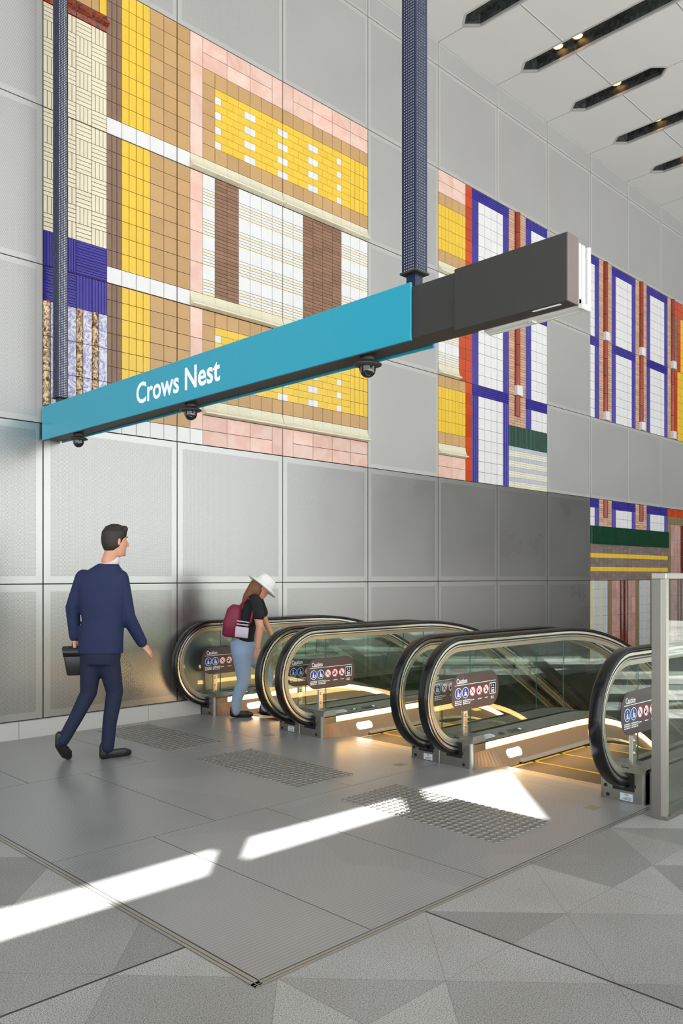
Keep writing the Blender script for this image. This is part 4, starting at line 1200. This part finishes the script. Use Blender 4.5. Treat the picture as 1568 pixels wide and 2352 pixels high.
def eyes(t, hd, face, lat, up, brow, k=1.0):
    for sg in (-1, 1):
        b = MB(); c = hd+face*.080*k+lat*sg*.030*k+up*.012*k
        b.tube([c-lat*.004, c+lat*.004], [.0095*k, .0095*k], 12, 'letter'); p = c+face*.0065*k
        b.tube([p, p+face*.002], [.0048*k, .0046*k], 10, 'black_gloss'); b.build('eye', parent=t)
        b = MB(); b.tube([c+up*.018*k-lat*.014*k+face*.006, c+up*.022*k+face*.008, c+up*.018*k+lat*.014*k+face*.006], [.003, .004, .003], 8, brow); b.build('eyebrow', parent=t)
def man():
    F = Fig(6.30, 225); s = lambda px, py, f=0: ((px-225)/296.0, f, 1.42-(py-1324)/296.0)
    t = thing('person', F.p(0, 0, 0), 'person in a navy suit walking with a black case in the left hand', 'person')
    b = MB()
    hd = F.p(*s(264, 1243)); face = (RT*.80+FW*.60).normalized(); lat = face.cross(UP)
    b.rings([(0, -.005, -.125, .030, .034), (0, .015, -.112, .045, .055), (0, .012, -.08, .060, .072), (0, .006, -.03, .071, .088), (0, 0, .02, .076, .095), (0, -.004, .07, .070, .085), (0, -.006, .105, .045, .055), (0, -.006, .118, .015, .02)], 28, 'skin', lat, face, UP, hd)
    b.tube([hd+face*.088+UP*.005, hd+face*.104-UP*.028], [.010, .013], 8, 'skin')      # nose
    b.tube([hd+face*.078-UP*.062-lat*.018, hd+face*.078-UP*.062+lat*.018], [.009, .009], 8, 'skin')   # lips
    b.tube([hd+face*.072-UP*.098, hd+face*.070-UP*.096], [.020, .020], 8, 'skin')   # chin
    for sg in (-1, 1): b.tube([hd+lat*sg*.074+UP*.012, hd+lat*sg*.078-UP*.022], [.016, .010], 8, 'skin', .6)
    b.tube([hd-UP*.07-face*.02, F.p(*s(250, 1290))], [.054, .060], 16, 'skin')
    # trunk and limbs under the clothes
    b.rings([(0, 0, .84, .14, .10), (.02, 0, 1.05, .13, .09), (.03, .01, 1.3, .155, .095), (.05, .01, 1.44, .12, .07), (.085, .01, 1.52, .05, .05)], 24, 'skin', RT, FW, UP, F.o)
    b.tube([F.p(*s(190, 1325)), F.p(*s(166, 1400)), F.p(*s(170, 1466, .02))], [.045, .038, .026], 12, 'skin')
    b.tube([F.p(*s(280, 1325)), F.p(*s(294, 1420, .03)), F.p(*s(318, 1484, .14))], [.045, .038, .026], 12, 'skin')
    b.tube([F.p(*s(247, 1505)), F.p(*s(260, 1592, .04)), F.p(*s(251, 1660, .01)), F.p(*s(247, 1722))], [.065, .042, .036, .030], 12, 'skin')
    b.tube([F.p(*s(211, 1505)), F.p(*s(203, 1592, .0)), F.p(*s(178, 1648, -.05)), F.p(*s(155, 1697, -.10))], [.065, .042, .036, .030], 12, 'skin')
    hand(b, F, s(171, 1468, .02), (.15, .0, -1), (.3, .9, 0), (1, .2, 0))
    hand(b, F, s(319, 1486, .145), (.55, .3, -.75), (.1, 1, .1), (-.5, .6, -.2))
    body = remesh(b.build('body', parent=t), .0048, 3)
    eyes(t, hd, face, lat, UP, 'hair_dark')
    # hair
    b = MB()
    b.rings([(0, -.035, -.075, .050, .045), (0, -.022, -.045, .074, .074), (0, -.018, -.01, .081, .088), (0, -.010, .03, .084, .097), (0, -.004, .075, .081, .097), (0, 0, .115, .060, .070), (0, 0, .135, .02, .025)], 28, 'hair_dark', lat, face, UP, hd)
    b.tube([hd+face*.05+UP*.085-lat*.04, hd+face*.065+UP*.095+lat*.03], [.032, .028], 12, 'hair_dark')
    remesh(b.build('hair', parent=t), .006, 4)
    b = MB(); 
    b.rings([(.088, .005, 1.515, .072, .066), (.098, .008, 1.545, .064, .060), (.108, .012, 1.580, .060, .056)], 24, 'shirt', RT, FW, UP, F.o)
    b.build('shirt_collar', parent=t)
    # jacket
    b = MB()
    b.rings([(.020, 0, .822, .172, .118), (.025, 0, .95, .168, .122), (.040, 0, 1.08, .160, .118), (.040, 0, 1.22, .180, .126), (.030, .01, 1.34, .200, .124), (.035, .01, 1.42, .185, .108), (.055, .01, 1.475, .125, .085), (.078, .01, 1.520, .074, .070)], 32, 'suit', RT, FW, UP, F.o, 2.3)
    b.tube([F.p(*s(192, 1327)), F.p(*s(167, 1396)), F.p(*s(170, 1462, .02))], [.066, .056, .044], 16, 'suit')
    b.tube([F.p(*s(276, 1328)), F.p(*s(292, 1418, .03)), F.p(*s(316, 1478, .13))], [.066, .057, .044], 16, 'suit')
    remesh(b.build('jacket', parent=t), .009, 3)
    # trousers
    b = MB()
    b.rings([(.02, 0, .74, .14, .11), (.02, 0, .80, .155, .115), (.02, 0, .90, .15, .11), (.02, 0, 1.0, .145, .105)], 28, 'trouser', RT, FW, UP, F.o)
    b.tube([F.p(*s(247, 1505)), F.p(*s(260, 1592, .04)), F.p(*s(251, 1660, .01)), F.p(*s(247, 1716))], [.092, .066, .055, .050], 18, 'trouser')
    b.tube([F.p(*s(211, 1505)), F.p(*s(203, 1592, .0)), F.p(*s(178, 1648, -.05)), F.p(*s(155, 1695, -.10))], [.090, .064, .052, .046], 18, 'trouser')
    remesh(b.build('trousers', parent=t), .009, 3)
    b = MB(); h = s(238, 1736); shoe(b, F, (h[0], .0, .034), (h[0]+.155, .13, .026), 'leather'); remesh(b.build('shoe', parent=t), .006, 2)
    b = MB(); bb = F.p(*s(146, 1740, -.14)); 
    shoe(b, F, (s(150, 0)[0]-.01, -.10, .135), (s(150, 0)[0]+.03, -.02, .030), 'leather'); remesh(b.build('shoe', parent=t), .006, 2)
    # the case: a top-level thing held in the hand
    c0 = F.p(*s(186, 1517, .03))
    C = thing('briefcase', c0-UP*.12, 'black leather case carried in the left hand of the suited person', 'case')
    ax = (RT*.93+FW*.25).normalized(); az = (UP*.97-RT*.18).normalized(); ay = az.cross(ax)
    b = MB(); b.rings([(0, 0, -.118, .125, .030), (0, 0, -.112, .132, .036), (0, 0, .095, .132, .034), (0, 0, .112, .126, .024)], 40, 'leather', ax, ay, az, c0, 9.0)
    b.build('case_body', parent=C)
    b = MB(); pts = [c0+ax*(-.055)+az*.108, c0+ax*(-.045)+az*.140, c0+az*.150, c0+ax*.045+az*.140, c0+ax*.055+az*.108]; b.tube(pts, [.007]*5, 8, 'leather'); b.build('handle', parent=C)
    b = MB(); b.rings([(.0, -.030, .03, .134, .007), (0, -.031, .10, .132, .007)], 30, 'black_gloss', ax, ay, az, c0, 9.0); b.build('flap', parent=C)
man()

def woman():
    F = Fig(8.17, 560); K = 228.0; s = lambda px, py, f=0: ((px-560)/K, f, 1.42-(py-1324)/K)
    t = thing('person', F.p(0, 0, 0), 'person in a white hat, black tee and light blue jeans stepping onto the far escalator', 'person')
    hd = F.p(*s(600, 1349)); face = (RT*.86+FW*.25-UP*.42).normalized(); lat = (RT.cross(UP)*-1).cross(face).normalized(); lat = face.cross(UP).normalized(); up = lat.cross(face).normalized()
    b = MB()
    b.rings([(0, .0, -.115, .028, .030), (0, .018, -.10, .042, .05), (0, .012, -.06, .058, .072), (0, 0, .0, .068, .086), (0, -.004, .06, .062, .078), (0, -.006, .098, .03, .04)], 26, 'skin', lat, face, up, hd)
    b.tube([hd+face*.080+up*.005, hd+face*.096-up*.024], [.009, .011], 8, 'skin')
    b.tube([hd+face*.070-up*.055-lat*.015, hd+face*.070-up*.055+lat*.015], [.008, .008], 8, 'skin')
    for sg in (-1, 1): b.tube([hd+lat*sg*.066+up*.01, hd+lat*sg*.070-up*.02], [.014, .009], 8, 'skin', .6)
    b.tube([hd-UP*.06-face*.02, F.p(*s(583, 1385))], [.042, .05], 14, 'skin')
    b.tube([F.p(*s(582, 1390)), F.p(*s(562, 1440)), F.p(*s(556, 1480))], [.09, .10, .11], 16, 'skin')
    b.tube([F.p(*s(588, 1385, -.10)), F.p(*s(600, 1437, -.14)), F.p(*s(595, 1484, -.15))], [.046, .040, .025], 14, 'skin')
    b.tube([F.p(*s(590, 1388, .10)), F.p(*s(606, 1430, .16)), F.p(*s(622, 1466, .18))], [.042, .034, .025], 12, 'skin')
    hand(b, F, s(595, 1485, -.15), (-.1, .1, -1), (1, 0, 0), (-.4, .7, 0), sc=.9)
    hand(b, F, s(622, 1467, .18), (.7, .1, -.6), (0, -1, 0), (.1, 0, -1), sc=.9)
    b.tube([F.p(*s(553, 1495, -.05)), F.p(*s(560, 1562, -.03)), F.p(*s(541, 1630, -.02))], [.075, .05, .034], 12, 'skin')
    b.tube([F.p(*s(570, 1495, .06)), F.p(*s(610, 1548, .08)), F.p(*s(606, 1630, .10))], [.075, .05, .034], 12, 'skin')
    remesh(b.build('body', parent=t), .0055, 3)
    eyes(t, hd, face, lat, up, 'hair_brown', .92)
    b = MB(); b.rings([(0, -.03, -.13, .05, .05), (0, -.035, -.06, .076, .07), (0, -.03, .0, .080, .080), (0, -.02, .06, .07, .075), (0, 0, .09, .04, .05)], 24, 'hair_brown', lat, face, up, hd)
    b.tube([hd-face*.06, F.p(*s(571, 1372, -.02)), F.p(*s(560, 1400, -.05))], [.065, .058, .035], 14, 'hair_brown')
    remesh(b.build('hair', parent=t), .008, 3)
    # hat: crown and drooping brim
    ha = (up*.92+RT*.0+face*.25).normalized(); hx = lat; hy = ha.cross(hx).normalized(); ho = hd+up*.035+face*.012
    b = MB()
    b.rings([(0, 0, -.01, .098, .110), (0, 0, .03, .096, .106), (0, 0, .075, .086, .094), (0, 0, .098, .06, .066), (0, 0, .103, .02, .022)], 30, 'hat', hx, hy, ha, ho)
    b.rings([(0, 0, -.030, .155, .172), (0, 0, -.026, .158, .175), (0, 0, .004, .100, .112), (0, 0, .008, .09, .10)], 36, 'hat', hx, hy, ha, ho)
    b.build('sun_hat', parent=t)
    b = MB()
    b.tube([F.p(*s(580, 1380)), F.p(*s(566, 1420)), F.p(*s(560, 1455)), F.p(*s(558, 1478))], [.098, .110, .108, .108], 20, 'tee')
    b.tube([F.p(*s(587, 1378, -.09)), F.p(*s(597, 1412, -.125))], [.066, .060], 14, 'tee'); b.tube([F.p(*s(589, 1380, .09)), F.p(*s(600, 1408, .13))], [.062, .056], 14, 'tee')
    remesh(b.build('tee_shirt', parent=t), .009, 3)
    b = MB()
    b.tube([F.p(*s(556, 1482)), F.p(*s(562, 1500))], [.125, .135], 20, 'denim')
    b.tube([F.p(*s(557, 1497, -.05)), F.p(*s(561, 1560, -.04)), F.p(*s(546, 1600, -.03)), F.p(*s(541, 1632, -.02))], [.105, .070, .056, .050], 16, 'denim')
    b.tube([F.p(*s(575, 1497, .06)), F.p(*s(612, 1548, .08)), F.p(*s(609, 1590, .09)), F.p(*s(606, 1628, .10))], [.100, .070, .055, .048], 16, 'denim')
    remesh(b.build('jeans', parent=t), .009, 3)
    for (px, f) in ((536, -.03), (600, .10)):
        b = MB(); r0 = s(px, 0)[0]; shoe(b, F, (r0, f, .040), (r0+.17, f+.05, .028), 'leather', .040, .05); remesh(b.build('shoe', parent=t), .006, 2)
        b = MB(); b.tube([F.p(r0+.01, f, .08), F.p(r0+.015, f, .115)], [.037, .037], 14, 'redsock'); b.build('sock', parent=t, label='red sock')
    # backpack
    c = F.p(*s(536, 1424, -.02)); ax = (RT*.95-UP*.12).normalized(); az = (UP*.98+RT*.10).normalized(); ay = az.cross(ax)
    P = thing('backpack', c-UP*.17, 'burgundy backpack with a pale pocket on the back of the person in jeans', 'backpack')
    b = MB(); b.rings([(0, 0, -.165, .07, .11), (0, 0, -.15, .090, .135), (0, 0, -.02, .092, .14), (.01, 0, .11, .075, .12), (.02, 0, .155, .045, .09)], 32, 'burgundy', ax, ay, az, c, 3.5); b.build('bag', parent=P)
    c2 = F.p(*s(560, 1446, -.165))
    b = MB(); b.rings([(0, 0, -.068, .060, .012), (0, 0, -.060, .066, .018), (0, 0, .03, .066, .018), (0, 0, .038, .060, .012)], 28, 'stripe_cloth', ax, ay, az, c2, 6); 
    for k in range(2): b.rings([(0, -.004, .055+.03*k, .06, .012), (0, -.004, .066+.03*k, .06, .012)], 20, 'stripe_cloth', ax, ay, az, c2, 6)
    b.build('pocket', parent=P, label='pale striped side pocket')
    b = MB(); b.tube([F.p(*s(550, 1395, -.10)), F.p(*s(572, 1372, -.11)), F.p(*s(588, 1385, -.14)), F.p(*s(580, 1425, -.15)), F.p(*s(556, 1450, -.12))], [.014]*5, 8, 'burgundy', .5); b.build('strap', parent=P)
woman()

# ------------------------------------------------------------------ light, sky, camera
w = bpy.data.worlds.new('sky'); scn.world = w; w.use_nodes = True; nt = w.node_tree; nt.nodes.clear()
bg = nt.nodes.new('ShaderNodeBackground'); out = nt.nodes.new('ShaderNodeOutputWorld')
bg.inputs[0].default_value = (.93, .97, 1.0, 1); bg.inputs[1].default_value = 2.35
nt.links.new(bg.outputs[0], out.inputs[0])
sd = Vector((-SUN_OFF[0], -SUN_OFF[1], -CZ)).normalized()
sl = bpy.data.lights.new('sun', 'SUN'); sl.energy = 45; sl.angle = math.radians(.4); sl.color = (1, .985, .965)
so = bpy.data.objects.new('sun', sl); COL.objects.link(so); so.location = (SUN_OFF[0]*2, SUN_OFF[1]*2, CZ*2)
so.rotation_euler = sd.to_track_quat('-Z', 'Y').to_euler()

cam = bpy.data.cameras.new('camera'); co = bpy.data.objects.new('camera', cam); COL.objects.link(co)
cam.sensor_fit = 'HORIZONTAL'; cam.sensor_width = 36; cam.lens = 36*1865/1568; cam.shift_x = 0; cam.shift_y = 148/1568
cam.clip_start = .05; cam.clip_end = 200
co.location = (0, 0, 1.42); co.rotation_euler = (PI/2, 0, CA-PI/2)
scn.camera = co
vs_ = scn.view_settings; vs_.view_transform = 'Standard'; vs_.look = 'None'; vs_.exposure = 0.0; vs_.gamma = 1; vs_.use_curve_mapping = False
scn.cycles.max_bounces = 10; scn.cycles.diffuse_bounces = 5; scn.cycles.transparent_max_bounces = 24; scn.cycles.glossy_bounces = 5
scn.cycles.use_denoising = True; scn.cycles.sample_clamp_indirect = 8
